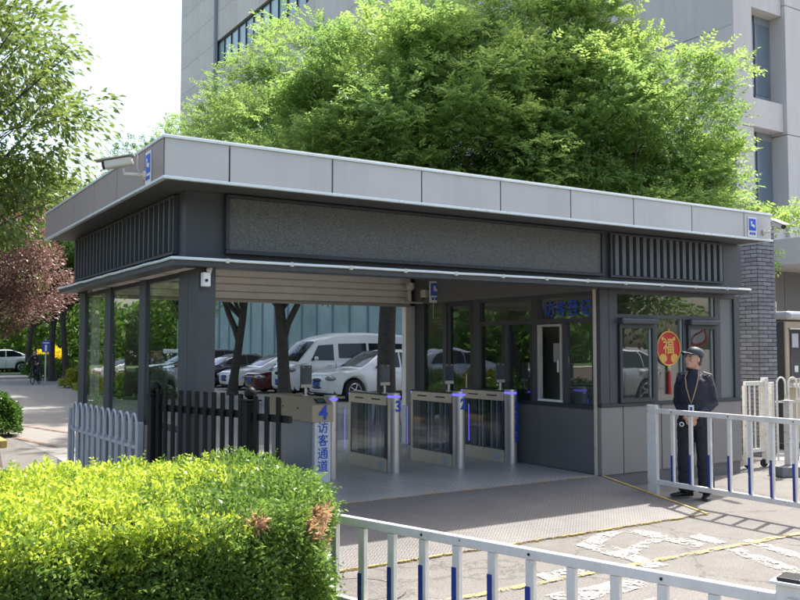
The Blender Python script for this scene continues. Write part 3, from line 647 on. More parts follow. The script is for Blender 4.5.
def turnstile(x, y, label, num, words=None):
    r = thing('turnstile', label, 'turnstile', (x, y, PZ), 0, 'visitor turnstiles across the passage')
    w2, L0, L1 = .075, .12, 1.08
    bx('base_panel', STEELB, r, -w2, w2, L0, L1, 0, .17, bevel=.004, rel=False)
    bx('top_rail', STEELB, r, -w2, w2, L0, L1, .84, .965, bevel=.004, rel=False)
    bx('end_post', STEELB, r, -w2, w2, L1 - .05, L1, .171, .839, bevel=.004, rel=False); bx('end_post', DARK2, r, -w2 + .006, w2 - .006, L0 - .02, L0 + .04, .171, .839, rel=False)
    bx('top_cover', mat('smoked_cover', (.05, .05, .055), .15), r, -w2 - .006, w2 + .006, L0 - .02, L1 + .01, .966, .985, bevel=.005, rel=False)
    for s in (-1, 1):
        bx('side_pane', GLW, r, s * (w2 - .012) - .003, s * (w2 - .012) + .003, L0 + .041, L1 - .051, .172, .838, rel=False)
        for a in (.25, .68): bx('card_slot', BLACK, r, s * (w2 + .001) - .003, s * (w2 + .001) + .003, a, a + .22, .9, .918, rel=False)
    bx('sticker', mat('sticker_pale', (.5, .55, .62), .5), r, -w2 - .003, -w2 - .0005, L0 + .06, L0 + .17, .03, .13, rel=False)
    for a in (.3, .42, .62, .7): bx('inner_bar', mat('bar_grey', (.3, .34, .37), .35, .5), r, -.02, .02, a, a + .035, .172, .838, rel=False)
    bx('inner_panel', PGREY, r, -.012, .012, .78, .94, .172, .838, rel=False)
    for a in (.36, .68):
        wg = bx('glass_wing', GLW, r, w2 + .001, w2 + .34, a + .01, a + .02, .25, .82, rel=False)
        bx('wing_light', VIOLET, wg, w2 + .341, w2 + .345, a + .01, a + .02, .3, .8, rel=False)
    MB().ball((-w2, L1 - .02, .95), .011).build('lamp', VIOLET, r, rel=False)
    pillar(r, 0); terminal(r, 0, .26, .986)
    if num: text('lettering', num, .19, BLUET, r, (.005, -.058, .83), (R(90), 0, 0), .03, depth=.002)
    if words: lettering(words.replace('\n', ''), .135, BLUET, r, Vector((.03, -.06, .64)), (R(90), 0, R(22)), .14)
    return r
turnstile(5.88, 9.37, 'stainless turnstile with a blue number 3 on its pillar', '3')
turnstile(6.84, 9.30, 'stainless turnstile marked two, between the lettered one and the middle of the passage', '2')
turnstile(7.72, 9.30, 'stainless turnstile with blue vertical characters on its pillar, beside the office wall', None, '1\n访\n客\n通\n道')
r = thing('turnstile', 'wide beige turnstile with a blue number 4 and white lettered front', 'turnstile', (4.94, 9.35, PZ), 0, 'visitor turnstiles across the passage')
pillar(r, .03)
TAN = mat('tan_casing', (.42, .36, .27), .45, .35, .08, 12)
m = MB(); prof = [(-.18, .70), (-.18, .90), (-.04, .985), (1.05, .985), (1.05, .70)]      # (y, z) side outline of the head
m.loft([[(-.33, y, z) for y, z in prof], [(-.05, y, z) for y, z in prof]]); m.build('head_casing', TAN, r, .006, rel=False)
bx('body', mat('blue_grey_casing', (.27, .31, .35), .4, .2, .05, 8), r, -.31, -.07, -.1, 1.0, 0, .699, bevel=.005, rel=False)
bx('front_plate', WHITEP, r, -.29, -.08, -.172, -.101, 0, .72, bevel=.003, rel=False)
m = MB(); m.obox((-.19, -.108, .946), (.13, .1, .006), Matrix.Rotation(R(31), 3, 'X')); m.build('display', BLACK, r, rel=False)
m = MB(); m.obox((-.19, -.11, .95), (.09, .06, .006), Matrix.Rotation(R(31), 3, 'X')); m.build('display_glass', mat('display_teal', (.05, .12, .12), .2), r, rel=False)
for yy in (.2, .62): MB().lathe([(.012, 0), (.012, .006)], (-.33, yy, .85), (-1, 0, 0), 10).build('bolt', BLACK, r, rel=False)
text('lettering', '4', .23, BLUET, r, (-.185, -.183, .805), (R(90), 0, 0), .03, depth=.002)
lettering('访客通道', .145, BLUET, r, Vector((-.185, -.1745, .42)), (R(90), 0, 0), .15)
terminal(r, -.2, .25, .986)
wg = bx('glass_wing', GLW, r, .1, .42, .4, .41, .25, .82, rel=False); bx('wing_light', VIOLET, wg, .421, .425, .4, .41, .3, .8, rel=False)

# ================================================================== cameras and little signs
def bullet(label, base, wall_dir, aim, s=1.0):
    """base: wall point; arm along wall_dir; housing pointing along aim"""
    r = thing('security_camera', label, 'camera', base); wd = Vector(wall_dir).normalized(); a = Vector(aim).normalized(); b0 = Vector(base)
    MB().lathe([(.045 * s, 0), (.045 * s, .015), (.03 * s, .03)], b0, wd, 12).build('mount', CREAM, r, smooth=True)
    e = b0 + wd * .2 * s; MB().tube([b0 + wd * .02, e, e + Vector((0, 0, .05 * s))], .016 * s, 8).build('arm', CREAM, r, smooth=True)
    side = a.cross(Vector((0, 0, 1))).normalized(); up = side.cross(a); M = Matrix((a, side, up)).transposed(); c = e + Vector((0, 0, .11 * s)) + a * .05 * s
    MB().obox(c, (.26 * s, .085 * s, .08 * s), M).build('housing', CREAM, r, .02 * s)
    MB().obox(c + up * .052 * s + a * .03 * s, (.36 * s, .11 * s, .012 * s), M).build('sun_shield', mat('camera_cream', (.5, .48, .42), .45), r, .003)
    MB().lathe([(.036 * s, 0), (.036 * s, .02 * s), (.03 * s, .021 * s)], c + a * .13 * s, a, 14).build('lens', BLACK, r, smooth=True)
    MB().tube([c - a * .1 * s - up * .03, c - a * .18 * s + up * .06 * s, c - a * .16 * s - up * .08 * s, b0 + wd * .05], .007 * s, 6).build('cable', CREAM, r, smooth=True)
    return r
bullet('cream bullet camera on an arm at the left roof corner', (CX0, 7.74, CZ0 + .1), (-1, .2, 0), (-.95, .5, -.2), .95)
bullet('white bullet camera on an arm at the right roof corner', (10.34, CY0, CZ0 + .1), (.5, -1, .05), (-.35, -.85, -.35), .85)
def cctv_sign(label, c, nrm, w_, h_):
    r = thing('camera_sign', label, 'sign', c, 0, 'blue surveillance signs'); n = Vector(nrm).normalized(); s = Vector((0, 0, 1)).cross(n).normalized()
    M = Matrix((s, n, Vector((0, 0, 1)))).transposed(); c = Vector(c)
    MB().obox(c, (w_, .006, h_), M).build('plate', WHITEP, r)
    MB().obox(c + n * .004 + Vector((0, 0, h_ * .12)), (w_ * .8, .004, h_ * .58), M).build('blue_field', BLUET, r)
    MB().obox(c + n * .0075 + Vector((0, 0, h_ * .08)) + s * w_ * .04, (w_ * .44, .003, h_ * .13), M @ Matrix.Rotation(R(18), 3, 'Y')).build('camera_symbol', WHITEP, r)
    MB().obox(c + n * .0075 + Vector((0, 0, h_ * .2)) - s * w_ * .12, (w_ * .16, .003, h_ * .16), M).build('camera_symbol', WHITEP, r)
    for k in range(3): MB().obox(c + n * .004 + Vector((0, 0, -h_ * .32)) + s * (k - 1) * w_ * .24, (w_ * .18, .004, h_ * .12), M).build('lettering_block', BLUET, r)
    return r
cctv_sign('blue and white camera sign on the left fascia', (CX0 - .006, 7.66, CZ0 + .155), (-1, 0, 0), .17, .29)
cctv_sign('blue and white camera sign at the right end of the front fascia', (10.1, CY0 - .006, CZ0 + .155), (0, -1, 0), .18, .27)
cctv_sign('blue and white camera sign hanging in the passage beside the dome camera', (7.88, 11.35, 2.62), (-.5, -1, 0), .22, .34)
dc = thing('dome_camera', 'cream dome camera on a bracket by the roller shutter end', 'camera', (7.8, 11.75, 2.46))
bx('bracket', CREAM, dc, 7.5, 7.885, 11.72, 11.78, 2.45, 2.475); MB().tube([(7.64, 11.75, 2.476), (7.64, 11.75, 2.66)], [.035, .03], 10).build('stem', CREAM, dc, smooth=True)
MB().ball((7.66, 11.75, 2.72), .07).build('dome', CREAM, dc, smooth=True); MB().lathe([(.075, 0), (.075, .03)], (7.66, 11.75, 2.74)).build('collar', STEEL, dc, smooth=True)
bx('junction_box', CREAM, dc, 7.76, 7.885, 11.5, 11.62, 2.54, 2.66, bevel=.008); MB().tube([(7.87, 11.4, 2.6), (7.87, 11.42, 2.35), (7.87, 11.41, 2.2)], .006, 6).build('cable', CREAM, dc)
wc = thing('wall_camera', 'small white sensor box under the ledge on the front left column', 'camera', (2.75, 7.655, 2.38))
m = MB().obox((2.745, 7.61, 2.36), (.075, .06, .13), Matrix.Rotation(R(10), 3, 'Z')); m.build('box', WHITEP, wc, .01); m = MB().bar((2.775, 7.62, 2.43), (2.81, 7.655, 2.5), .035, .05); m.build('arm', WHITEP, wc, .006)
MB().lathe([(.014, 0), (.014, .008)], (2.74, 7.575, 2.35), (0, -1, 0), 10).build('lens', BLACK, wc)

# ================================================================== barriers and fences
def barrier(name, label, p0, p1, ztop, zbot, n, blue, bw, rw, endplate=True, cap=False, first=.06):
    """white road barrier: two rails, n upright bars with blue sleeves (blue = fraction of the bar, from its foot)"""
    a = Vector((*p0, 0)); b = Vector((*p1, 0)); d = (b - a); L = d.length; d.normalize(); s = Vector((-d.y, d.x, 0))
    r = thing(name, label, 'barrier', a); side = d * (1 if d.dot(RT) > 0 else -1)
    for z, h in ((ztop - rw / 2, rw), (zbot, rw)): MB().bar(a + Vector((0, 0, z)), b + Vector((0, 0, z)), rw * .8, h).build('rail', WHITE, r, .006)
    for i in range(n):
        p = a + d * (L * (first + (1 - 2 * first) * i / (n - 1))); z0 = zbot + rw / 2 + .002; z1 = ztop - rw - .002
        bar = MB().bar(p + Vector((0, 0, z0)), p + Vector((0, 0, z1)), bw, bw * .7, up=s).build('bar', WHITE, r, .003)
        f = blue(i); MB().obox(p - side * bw * .22 - FW * .0 + Vector((0, 0, z0 + .001 + (z1 - z0) * f / 2)), (bw * .62, bw * .7 + .008, (z1 - z0) * f), Matrix((d, s, Vector((0, 0, 1)))).transposed()).build('blue_sleeve', BLUEP, bar)
        if i % 3 == 0: MB().lathe([(.008, 0), (.008, .004)], p + s * (rw * .4) * (1 if s.dot(-a) > 0 else -1) + Vector((0, 0, ztop - rw / 2)), s * (1 if s.dot(-a) > 0 else -1), 8).build('bolt', BLACK, bar)
    if endplate:
        e = a - d * .05; pl = MB().bar(e + Vector((0, 0, .04)), e + Vector((0, 0, ztop + .04)), .14, .05, up=s).build('end_post', WHITE, r, .008)
        MB().lathe([(.1, 0), (.1, .02), (.04, .035)], e, n=16).build('foot', BLACK, pl, smooth=True)
        for z in (ztop - .03, zbot): MB().lathe([(.014, 0), (.014, .012)], e + d * .0 + s * .075 * (1 if s.dot(-a) > 0 else -1) + Vector((0, 0, z)), s * (1 if s.dot(-a) > 0 else -1), 8).build('bolt', STEEL, pl)
    if cap:
        e = b + d * .055; pl = MB().obox(e + Vector((0, 0, (ztop + .05) / 2)), (.11, .11, ztop + .05), Matrix((d, s, Vector((0, 0, 1)))).transposed()).build('end_post', WHITE, r, .006)
        M3 = Matrix((d, s, Vector((0, 0, 1)))).transposed()
        MB().obox(e + Vector((0, 0, ztop + .058)), (.15, .15, .014), M3).build('post_cap', WHITE, pl, .003); MB().obox(e + Vector((0, 0, ztop + .074)), (.1, .12, .016), M3).build('cap_insert', BLACK, pl, .005)
        MB().obox(e - s * .06 + d * .02 + Vector((0, 0, ztop - .03)), (.05, .012, .06), M3).build('bracket', STEEL, pl)
    return r
barrier('road_barrier', 'white barrier with blue-footed bars standing in front of the guard', (7.95, 7.0), (7.95, 3.0), 1.04, .2, 15, lambda i: max(.28, .5 - .0055 * (i - 4.5) ** 2), .042, .055)
barrier('road_barrier', 'low white barrier with blue-footed bars crossing the foreground from the hedge', (2.66, 5.02), (3.44, 2.36), .69, .16, 12, lambda i: max(.1, .74 - .028 * (i - 4.6) ** 2) if i < 9 else .1, .05, .055, endplate=False, cap=True, first=.015)

def hoop_fence(name, label, p0, d, n, sp, ztop, z0, rad, m, mid=.25, post=True):
    d = Vector((*d, 0)).normalized(); a = Vector((*p0, 0)); r = thing(name, label, 'fence', a)
    L = n * sp
    for i in range(n):
        c = a + d * (sp * (i + .5)); h = sp * .36; pts = [c - d * h + Vector((0, 0, z0)), c - d * h + Vector((0, 0, ztop - h * 1.6))]
        pts += [c + d * (h * math.cos(t)) + Vector((0, 0, ztop - h * 1.6 + h * 1.6 * math.sin(t))) for t in [math.pi - k * math.pi / 8 for k in range(1, 8)]]
        pts += [c + d * h + Vector((0, 0, ztop - h * 1.6)), c + d * h + Vector((0, 0, z0))]
        hp = MB().tube(pts, rad, 8).build('hoop', m, r, smooth=True)
        MB().obox(c + d * sp * .5 + Vector((0, 0, ztop - mid)), (sp * .42, rad * 2.6, .05), Matrix((d, Vector((-d.y, d.x, 0)), Vector((0, 0, 1)))).transposed()).build('clip', m, hp)
    for z in (ztop - mid - .02, z0 + .08): MB().bar(a + Vector((0, 0, z)), a + d * L + Vector((0, 0, z)), .022, .03).build('rail', m, r)
    if post:
        for e in (a - d * .06, a + d * (L + .08)):
            MB().bar(e, e + Vector((0, 0, ztop - .07)), .06, .06).build('post', m, r, .005)
    return r
GALV = mat('galvanised_white', (.5, .51, .53), .45, .25, .08, 12, dirt=.3, dcol=(.3, .28, .26))
hoop_fence('hoop_fence', 'pale metal hoop fence along the glazed left side of the gatehouse', (2.41, 8.52), (-.04, 1), 11, .216, 1.1, .06, .014, GALV, .3)
WF = mat('gate_white', (.72, .69, .62), .5, 0, .1, 15, dirt=.5, dcol=(.35, .26, .17), chips=.36, ccol=(.3, .13, .05))
fx, fy = at(766, 13.0)
hoop_fence('hoop_fence', 'white hoop fence in front of the steel kiosk at the right edge', (fx + .1, fy - .06), (RT.x, RT.y), 8, .172, 1.3, .08, .014, WF, .34)
fx, fy = at(743, 12.7); ex, ey = at(763, 12.9)
g = thing('gate_leaf', 'small weathered white gate leaf beside the brick pillar', 'gate', (fx, fy, 0)); A = Vector((fx, fy, 0)); B = Vector((ex, ey, 0))
for z, q in ((1.22, .06), (.25, .05), (.72, .03)): MB().bar(A + Vector((0, 0, z)), B + Vector((0, 0, z)), .05, q).build('rail', WF, g, .005)
for t, w_ in ((0, .05), (1, .08)): MB().bar(A.lerp(B, t) + Vector((0, 0, .05)), A.lerp(B, t) + Vector((0, 0, 1.3 if t else 1.19)), w_, w_).build('post', WF, g, .006)
for t in (.25, .5, .75): MB().tube([A.lerp(B, t) + Vector((0, 0, .27)), A.lerp(B, t) + Vector((0, 0, 1.19))], .013, 8).build('bar', WF, g, smooth=True)
for t in (.1, .9): MB().lathe([(.05, -.02), (.06, 0), (.05, .02)], A.lerp(B, t) + Vector((0, 0, .06)), FW, 14).build('castor', RUB, g, smooth=True)
# barrier foot block
bkx, bky = at(788, 12.0)
MBL = MB().obox((bkx, bky, .07), (.5, .3, .14), Matrix.Rotation(R(-20), 3, 'Z')).build('concrete_block', mat('grey_block', (.2, .2, .2), .9, 0, .15, 8), None, .015); tag(MBL, 'low grey concrete foot block by the white hoop fence', 'block')
px_, py_ = at(786, 12.05); pl = thing('post', 'short white square post standing on the concrete block', 'post', (px_, py_, .14)); bx('shaft', WF, pl, px_ - .045, px_ + .045, py_ - .045, py_ + .045, .141, 1.0, bevel=.005); bx('cap', WF, pl, px_ - .06, px_ + .06, py_ - .06, py_ + .06, 1.0, 1.02)

# black picket fence
a = Vector((2.42, 8.0, 0)); b = Vector((2.8, 6.68, 0)); c = Vector((2.93, 6.2, 0))
r = thing('picket_fence', 'black picket fence with ball-topped posts behind the hedge', 'fence', a)
def picket_run(p, q, n, ztop, rails):
    d = (q - p).normalized(); s = Vector((-d.y, d.x, 0))
    for z in rails: MB().bar(p + Vector((0, 0, z)), q + Vector((0, 0, z)), .04, .06).build('rail', BLACKP, r, .004)
    for i in range(n):
        e = p.lerp(q, (i + .75) / (n + .5)) + s * -.03; MB().bar(e + Vector((0, 0, .12)), e + Vector((0, 0, ztop)), .045, .022, up=s).build('picket', BLACKP, r, .004)
picket_run(a, b, 11, 1.37, (1.2, .4)); picket_run(b, c, 3, 1.36, (1.19, .4))
for e in (a, b):
    p = MB().bar(e, e + Vector((0, 0, 1.31)), .11, .11).build('post', BLACKP, r, .006); MB().obox(e + Vector((0, 0, 1.318)), (.14, .14, .016)).build('post_cap', BLACKP, p, .003); MB().ball(e + Vector((0, 0, 1.375)), .052, 16, 10).build('ball', BLACKP, p, smooth=True)

# ================================================================== hedge
H = thing('hedge', 'clipped hedge with bright yellow-green top in the foreground', 'hedge', (0.5, 5.1, 0))
leafmat('hedge_gold', (.24, .4, .04), (.56, .62, .09), .45, .4); leafmat('hedge_green', (.05, .13, .025), (.23, .36, .07), .42, .33); leafmat('hedge_dead', (.42, .28, .15), (.7, .52, .3), .35, .7)
HP = np.array([(-2.2, 4.1), (1.88, 4.08), (2.2, 4.22), (2.44, 4.65), (2.66, 5.3), (2.6, 5.85), (2.35, 6.12), (-2.2, 6.18)])
HZ = .96
def hedge_points(n):
    """points and outward normals on a rounded prism with a lumpy surface"""
    P = []; N = []
    xy = np.column_stack([RNG.uniform(-1.6, 2.95, n), RNG.uniform(4.0, 6.25, n)])
    e0 = HP; e1 = np.roll(HP, -1, 0); ed = e1 - e0; el = np.linalg.norm(ed, axis=1); en = np.column_stack([ed[:, 1], -ed[:, 0]]) / el[:, None]
    dist = np.min(np.stack([-( (xy - e0[i]) @ en[i]) for i in range(len(HP))]), axis=0)
    ok = dist > 0; xy = xy[ok]; dist = dist[ok]
    lump = .03 * np.sin(xy[:, 0] * 4.1 + 1) * np.sin(xy[:, 1] * 5.3) + .03 * np.sin(xy[:, 0] * 11 + xy[:, 1] * 9) + .02 * np.sin(xy[:, 0] * 23 - xy[:, 1] * 19)
    rnd = np.clip(1 - dist / .26, 0, 1) ** 2 * .2
    z = HZ + lump - rnd
    k = np.argmin(np.stack([-((xy - e0[i]) @ en[i]) for i in range(len(HP))]), axis=0)
    tn = np.column_stack([en[k] * np.clip(1 - dist / .16, 0, 1)[:, None], np.ones(len(xy))])
    top = (np.column_stack([xy, z]), unit(tn))
    wl = np.array([el[i] if i in (0, 1, 2, 3, 4, 5) else el[i] * .15 for i in range(len(HP))]); ns = int(n * 1.15)
    kk = RNG.choice(len(HP), ns, p=wl / wl.sum()); t = RNG.uniform(0, 1, ns); q = e0[kk] + ed[kk] * t[:, None]
    zz = RNG.uniform(.06, HZ - .03, ns); l2 = .05 * np.sin(q[:, 0] * 6 + zz * 5) * np.sin(zz * 8 + q[:, 1] * 5) + .03 * np.sin(q[:, 0] * 15 + zz * 11) - np.clip((zz - HZ + .14) / .14, 0, 1) ** 2 * .05
    side = (np.column_stack([q + en[kk] * l2[:, None], zz]), unit(np.column_stack([en[kk], np.full(ns, .3)])))
    return top, side
def hedge_leaves(P, N, depth, ll, lw, upb):
    n = len(P); P = P - N * (RNG.uniform(0, 1, (n, 1)) ** 1.6) * depth + RNG.normal(0, .012, (n, 3))
    D = unit(N * .8 + RNG.normal(0, .6, (n, 3)) + np.array([0, 0, upb])); s = RNG.uniform(.6, 1.25, n)
    return leaves(P, D, N + RNG.normal(0, .5, (n, 3)) + np.array([0, 0, .5]), ll * s, lw * s)
top, side = hedge_points(90000)
# golden young shoots: mostly the left and middle of the top, thinning to the right end
def goldp(P):
    return np.clip((1.75 + .42 * (P[:, 1] - 4.1) + .2 * np.sin(P[:, 1] * 5 + 1) - P[:, 0]) / .6, .0, 1) * np.clip(.93 + .15 * np.sin(P[:, 0] * 7) * np.sin(P[:, 1] * 8), 0, 1)
gm = RNG.uniform(0, 1, len(top[0])) < goldp(top[0])
sg = (side[0][:, 2] > HZ - .1 - .08 * RNG.uniform(0, 1, len(side[0]))) & (RNG.uniform(0, 1, len(side[0])) < .75 * goldp(side[0]))
deadc = np.array([2.2, 4.28, .8])
def dead(P): return (np.linalg.norm((P - deadc) / np.array([.16, .16, .075]), axis=1) < 1) | (np.linalg.norm((P - np.array([2.42, 4.65, .55])) / np.array([.12, .14, .06]), axis=1) < 1) | (np.linalg.norm((P - np.array([1.75, 4.15, .86])) / np.array([.05, .1, .04]), axis=1) < 1)
dt, ds = dead(top[0]), dead(side[0])
quad_mesh('golden_shoots', np.concatenate([hedge_leaves(top[0][gm & ~dt], top[1][gm & ~dt], .09, .036, .016, .35), hedge_leaves(side[0][sg & ~ds], side[1][sg & ~ds], .05, .034, .016, .35)]) - np.array(H.location), MATS['hedge_gold'], H)
quad_mesh('green_leaves', np.concatenate([hedge_leaves(top[0][~gm & ~dt], top[1][~gm & ~dt], .1, .034, .015, .25), hedge_leaves(side[0][~sg & ~ds], side[1][~sg & ~ds], .13, .03, .014, .15)]) - np.array(H.location), MATS['hedge_green'], H)
quad_mesh('dead_patch', np.concatenate([hedge_leaves(top[0][dt], top[1][dt], .03, .05, .012, .5), hedge_leaves(side[0][ds], side[1][ds], .03, .055, .012, .5), hedge_leaves(side[0][ds], side[1][ds], .03, .055, .012, .5)]) - np.array(H.location), MATS['hedge_dead'], H)
# loose sprigs standing proud of the clipped top
k_ = 520; q_ = RNG.choice(len(top[0]), k_); base_ = top[0][q_] - np.array([0, 0, .03]); dir_ = unit(RNG.normal(0, .35, (k_, 3)) + np.array([0, 0, 1.0]))
gq = gm[q_]
for nm_, sel, mt_ in (('golden_sprigs', gq, 'hedge_gold'), ('green_sprigs', ~gq, 'hedge_green')):
    quad_mesh(nm_, sprays(base_[sel], dir_[sel], 5, .11, .034, .015, .05) - np.array(H.location), MATS[mt_], H, tone=RNG.uniform(0, 1, sel.sum() * 10))
q_ = RNG.choice(len(side[0]), 700); quad_mesh('side_sprigs', sprays(side[0][q_] - side[1][q_] * .03, unit(side[1][q_] + RNG.normal(0, .4, (700, 3)) + np.array([0, 0, .4])), 5, .11, .034, .015, .1) - np.array(H.location), MATS['hedge_green'], H, tone=RNG.uniform(0, .9, 7000))
# inner stems
m = MB()
for i in range(150):
    x = random.uniform(-1.5, 1.85); y = random.uniform(4.3, 6.0); p = Vector((x, y, 0)); q = p + Vector((random.uniform(-.2, .2), random.uniform(-.2, .2), HZ - .12))
    m.tube([p, p.lerp(q, .5) + Vector((random.uniform(-.06, .06), random.uniform(-.06, .06), 0)), q], [.014, .009, .004], 5)
m.build('stems', BARK, H)
core = MB().prism([(HP[:, 0].mean() + (x - HP[:, 0].mean()) * .93, HP[:, 1].mean() + (y - HP[:, 1].mean()) * .84) for x, y in HP], .05, HZ - .11)  # solid core, its near-black green is the hedge's inner shade as colour
core.build('inner_shade_core', mat('hedge_inner_shade', (.02, .035, .01), .9, 0, .4, 25, .8, 60), H)
# little fern at the hedge foot
leafmat('fern_green', (.14, .26, .04), (.22, .36, .06), .45, .4)
F = thing('fern', 'pale green fern fronds at the right foot of the hedge', 'plant', (2.5, 4.45, 0)); m = []
C0 = np.array([[0, 0, .1]] * 16); ang = np.linspace(-2.2, 1.6, 16); Dd = np.column_stack([np.cos(ang), np.sin(ang), np.full(16, .75) + RNG.normal(0, .2, 16)])
quad_mesh('fronds', sprays(C0, Dd, 12, .42, .085, .024, .6), MATS['fern_green'], F); MB().tube([(0, 0, 0), (0, 0, .14)], [.025, .015], 6).build('stalk', BARK, F, rel=False)

# ================================================================== people
def remesh(m, voxel, smooth=4):
    me = m.mesh('tmp', None); o = bpy.data.objects.new('tmp', me); COL.objects.link(o)
    q = o.modifiers.new('r', 'REMESH'); q.mode = 'VOXEL'; q.voxel_size = voxel
    s = o.modifiers.new('s', 'SMOOTH'); s.iterations = smooth; s.factor = .5
    dg = bpy.context.evaluated_depsgraph_get(); out = bpy.data.meshes.new_from_object(o.evaluated_get(dg)); bpy.data.objects.remove(o)
    out.polygons.foreach_set('use_smooth', [True] * len(out.polygons)); return out
def ell(m, c, rx, ry, z, n=18): return [Vector((c[0] + rx * math.cos(2 * math.pi * j / n), c[1] + ry * math.sin(2 * math.pi * j / n), z)) for j in range(n)]
SKIN = mat('skin', (.55, .31, .21), .5, 0, .06, 30)
def person(name, label, loc, rotz, J, top_m, leg_m, hair='cap', head_yaw=0, head_pitch=0, voxel=.008, shoe_m=None, holding=None):
    """figure facing local -y; J holds the joints. body (skin), top, trousers, shoes, cap or hair as children"""
    r = thing(name, label, 'person', loc, rotz)
    V = lambda k: Vector(J[k]); 
    neck, hc = V('neck'), V('head')
    HM = Matrix.Translation(hc) @ (Matrix.Rotation(R(head_yaw), 4, 'Z') @ Matrix.Rotation(R(head_pitch), 4, 'X'))
    hp = lambda x, y, z: HM @ Vector((x, y, z))
    b = MB()
    # head: stacked ellipses, chin to crown
    rows = [(-.118, .028, .03, -.035), (-.105, .045, .05, -.028), (-.08, .058, .07, -.014), (-.04, .068, .084, -.004), (0, .074, .093, .002), (.045, .076, .096, .006), (.085, .066, .082, .008), (.11, .045, .056, .008), (.122, .018, .024, .008)]
    b.loft([[hp(rx * math.cos(2 * math.pi * j / 18), cy + ry * math.sin(2 * math.pi * j / 18), z) for j in range(18)] for z, rx, ry, cy in rows])
    b.tube([hp(0, -.088, .02), hp(0, -.1, -.005), hp(0, -.112, -.03), hp(0, -.09, -.04)], [.009, .012, .016, .01], 8)       # nose
    b.tube([hp(-.028, -.086, -.062), hp(0, -.094, -.06), hp(.028, -.086, -.062)], [.007, .011, .007], 8)                    # lips
    b.tube([hp(-.05, -.07, .03), hp(0, -.092, .032), hp(.05, -.07, .03)], [.01, .012, .01], 8)                               # brow
    for s in (-1, 1): b.ball(hp(s * .076, .008, -.01), .028, sc=(.35, .7, 1.15), rot=HM.to_3x3()); b.ball(hp(s * .045, -.06, -.03), .024)
    b.tube([neck + Vector((0, .01, -.06)), neck, hc + Vector((0, .01, -.07))], [.062, .055, .054], 14)
    # trunk core and limbs under the clothes
    pel, ch = V('pelvis'), V('chest')
    b.tube([pel, pel.lerp(ch, .5), ch, neck + Vector((0, .01, -.04))], [.11, .1, .11, .055], 14)
    for s in ('l', 'r'):
        sh, el, wr = V('sh_' + s), V('el_' + s), V('wr_' + s); b.tube([ch.lerp(sh, .4), sh, sh.lerp(el, .5), el, el.lerp(wr, .4), wr], [.06, .05, .045, .036, .036, .026], 10)
        hd, pd = V('hand_' + s).normalized(), V('palm_' + s).normalized(); sd = hd.cross(pd).normalized()
        pc = wr + hd * .045
        b.tube([wr, wr + hd * .02, wr + hd * .05, wr + hd * .085], [.024, .026, .03, .026], 8); b.tube([pc - sd * .03, pc + sd * .03], [.016, .016], 8); b.tube([wr + hd * .08 - sd * .03, wr + hd * .08 + sd * .03], [.013, .013], 8)
        cu = J.get('curl', .5)
        for k, (o_, ln) in enumerate(((-.032, .07), (-.011, .08), (.011, .076), (.031, .06))):
            p0 = wr + hd * .08 + sd * o_; p1 = p0 + (hd * (1 - cu * .4) + pd * cu).normalized() * ln * .5; p2 = p1 + (hd * (1 - cu) + pd * cu * 1.3).normalized() * ln * .5
            b.tube([p0, p1, p2], [.0095, .009, .0075], 7)
        th0 = wr + hd * .03 - sd * .026; th1 = th0 + (hd * .7 - sd * .7 + pd * .2).normalized() * .035; b.tube([th0, th1, th1 + (hd + pd * .5).normalized() * .03], [.012, .0105, .008], 7)
        hi, kn, an = V('hip_' + s), V('kn_' + s), V('an_' + s); b.tube([pel.lerp(hi, .5), hi, hi.lerp(kn, .5), kn, kn.lerp(an, .35), an], [.08, .08, .068, .05, .05, .036], 12)
    o = bpy.data.objects.new('body', remesh(b, voxel * .75, 2)); COL.objects.link(o); o.parent = r; o.data.materials.append(SKIN)
    # jacket / shirt
    j = MB(); w_ = J.get('girth', 1.0)
    ax = (V('sh_r') - V('sh_l')).normalized(); fwd = ax.cross(Vector((0, 0, 1))).normalized()
    secs = [(pel + Vector((0, 0, -.1)), .175, .125), (pel + Vector((0, 0, .02)), .172, .122), (pel.lerp(ch, .45), .165, .12), (pel.lerp(ch, .8), .178, .13), (ch + Vector((0, 0, .05)), .19, .128), (ch + Vector((0, 0, .12)), .175, .105), (neck + Vector((0, 0, -.075)), .12, .085), (neck + Vector((0, 0, -.02)), .07, .07), (neck + Vector((0, 0, .02)), .064, .066)]
    j.loft([[c_ + ax * (a_ * w_ * math.cos(2 * math.pi * q / 20)) + fwd * (b_ * w_ * math.sin(2 * math.pi * q / 20)) for q in range(20)] for c_, a_, b_ in secs])
    for s in ('l', 'r'):
        sh, el, wr = V('sh_' + s), V('el_' + s), V('wr_' + s)
        j.tube([ch.lerp(sh, .55) + Vector((0, 0, .02)), sh, sh.lerp(el, .3), sh.lerp(el, .62), el, el.lerp(wr, .35), el.lerp(wr, .7), wr], [.07, .072, .066, .062, .058, .056, .05, .042], 12)
    me = remesh(j, voxel, 5); o = bpy.data.objects.new('jacket', me); COL.objects.link(o); o.parent = r; me.materials.append(top_m)
    dsp = o.modifiers.new('folds', 'DISPLACE'); tx = bpy.data.textures.get('folds') or bpy.data.textures.new('folds', 'CLOUDS'); tx.noise_scale = .065; dsp.texture = tx; dsp.strength = .026; dsp.mid_level = .5
    t = MB(); t.loft([[pel + Vector((0, 0, dz)) + ax * (a_ * math.cos(2 * math.pi * q / 20)) + fwd * (b_ * math.sin(2 * math.pi * q / 20)) for q in range(20)] for dz, a_, b_ in ((-.13, .15, .11), (-.05, .168, .118), (.06, .165, .115))])
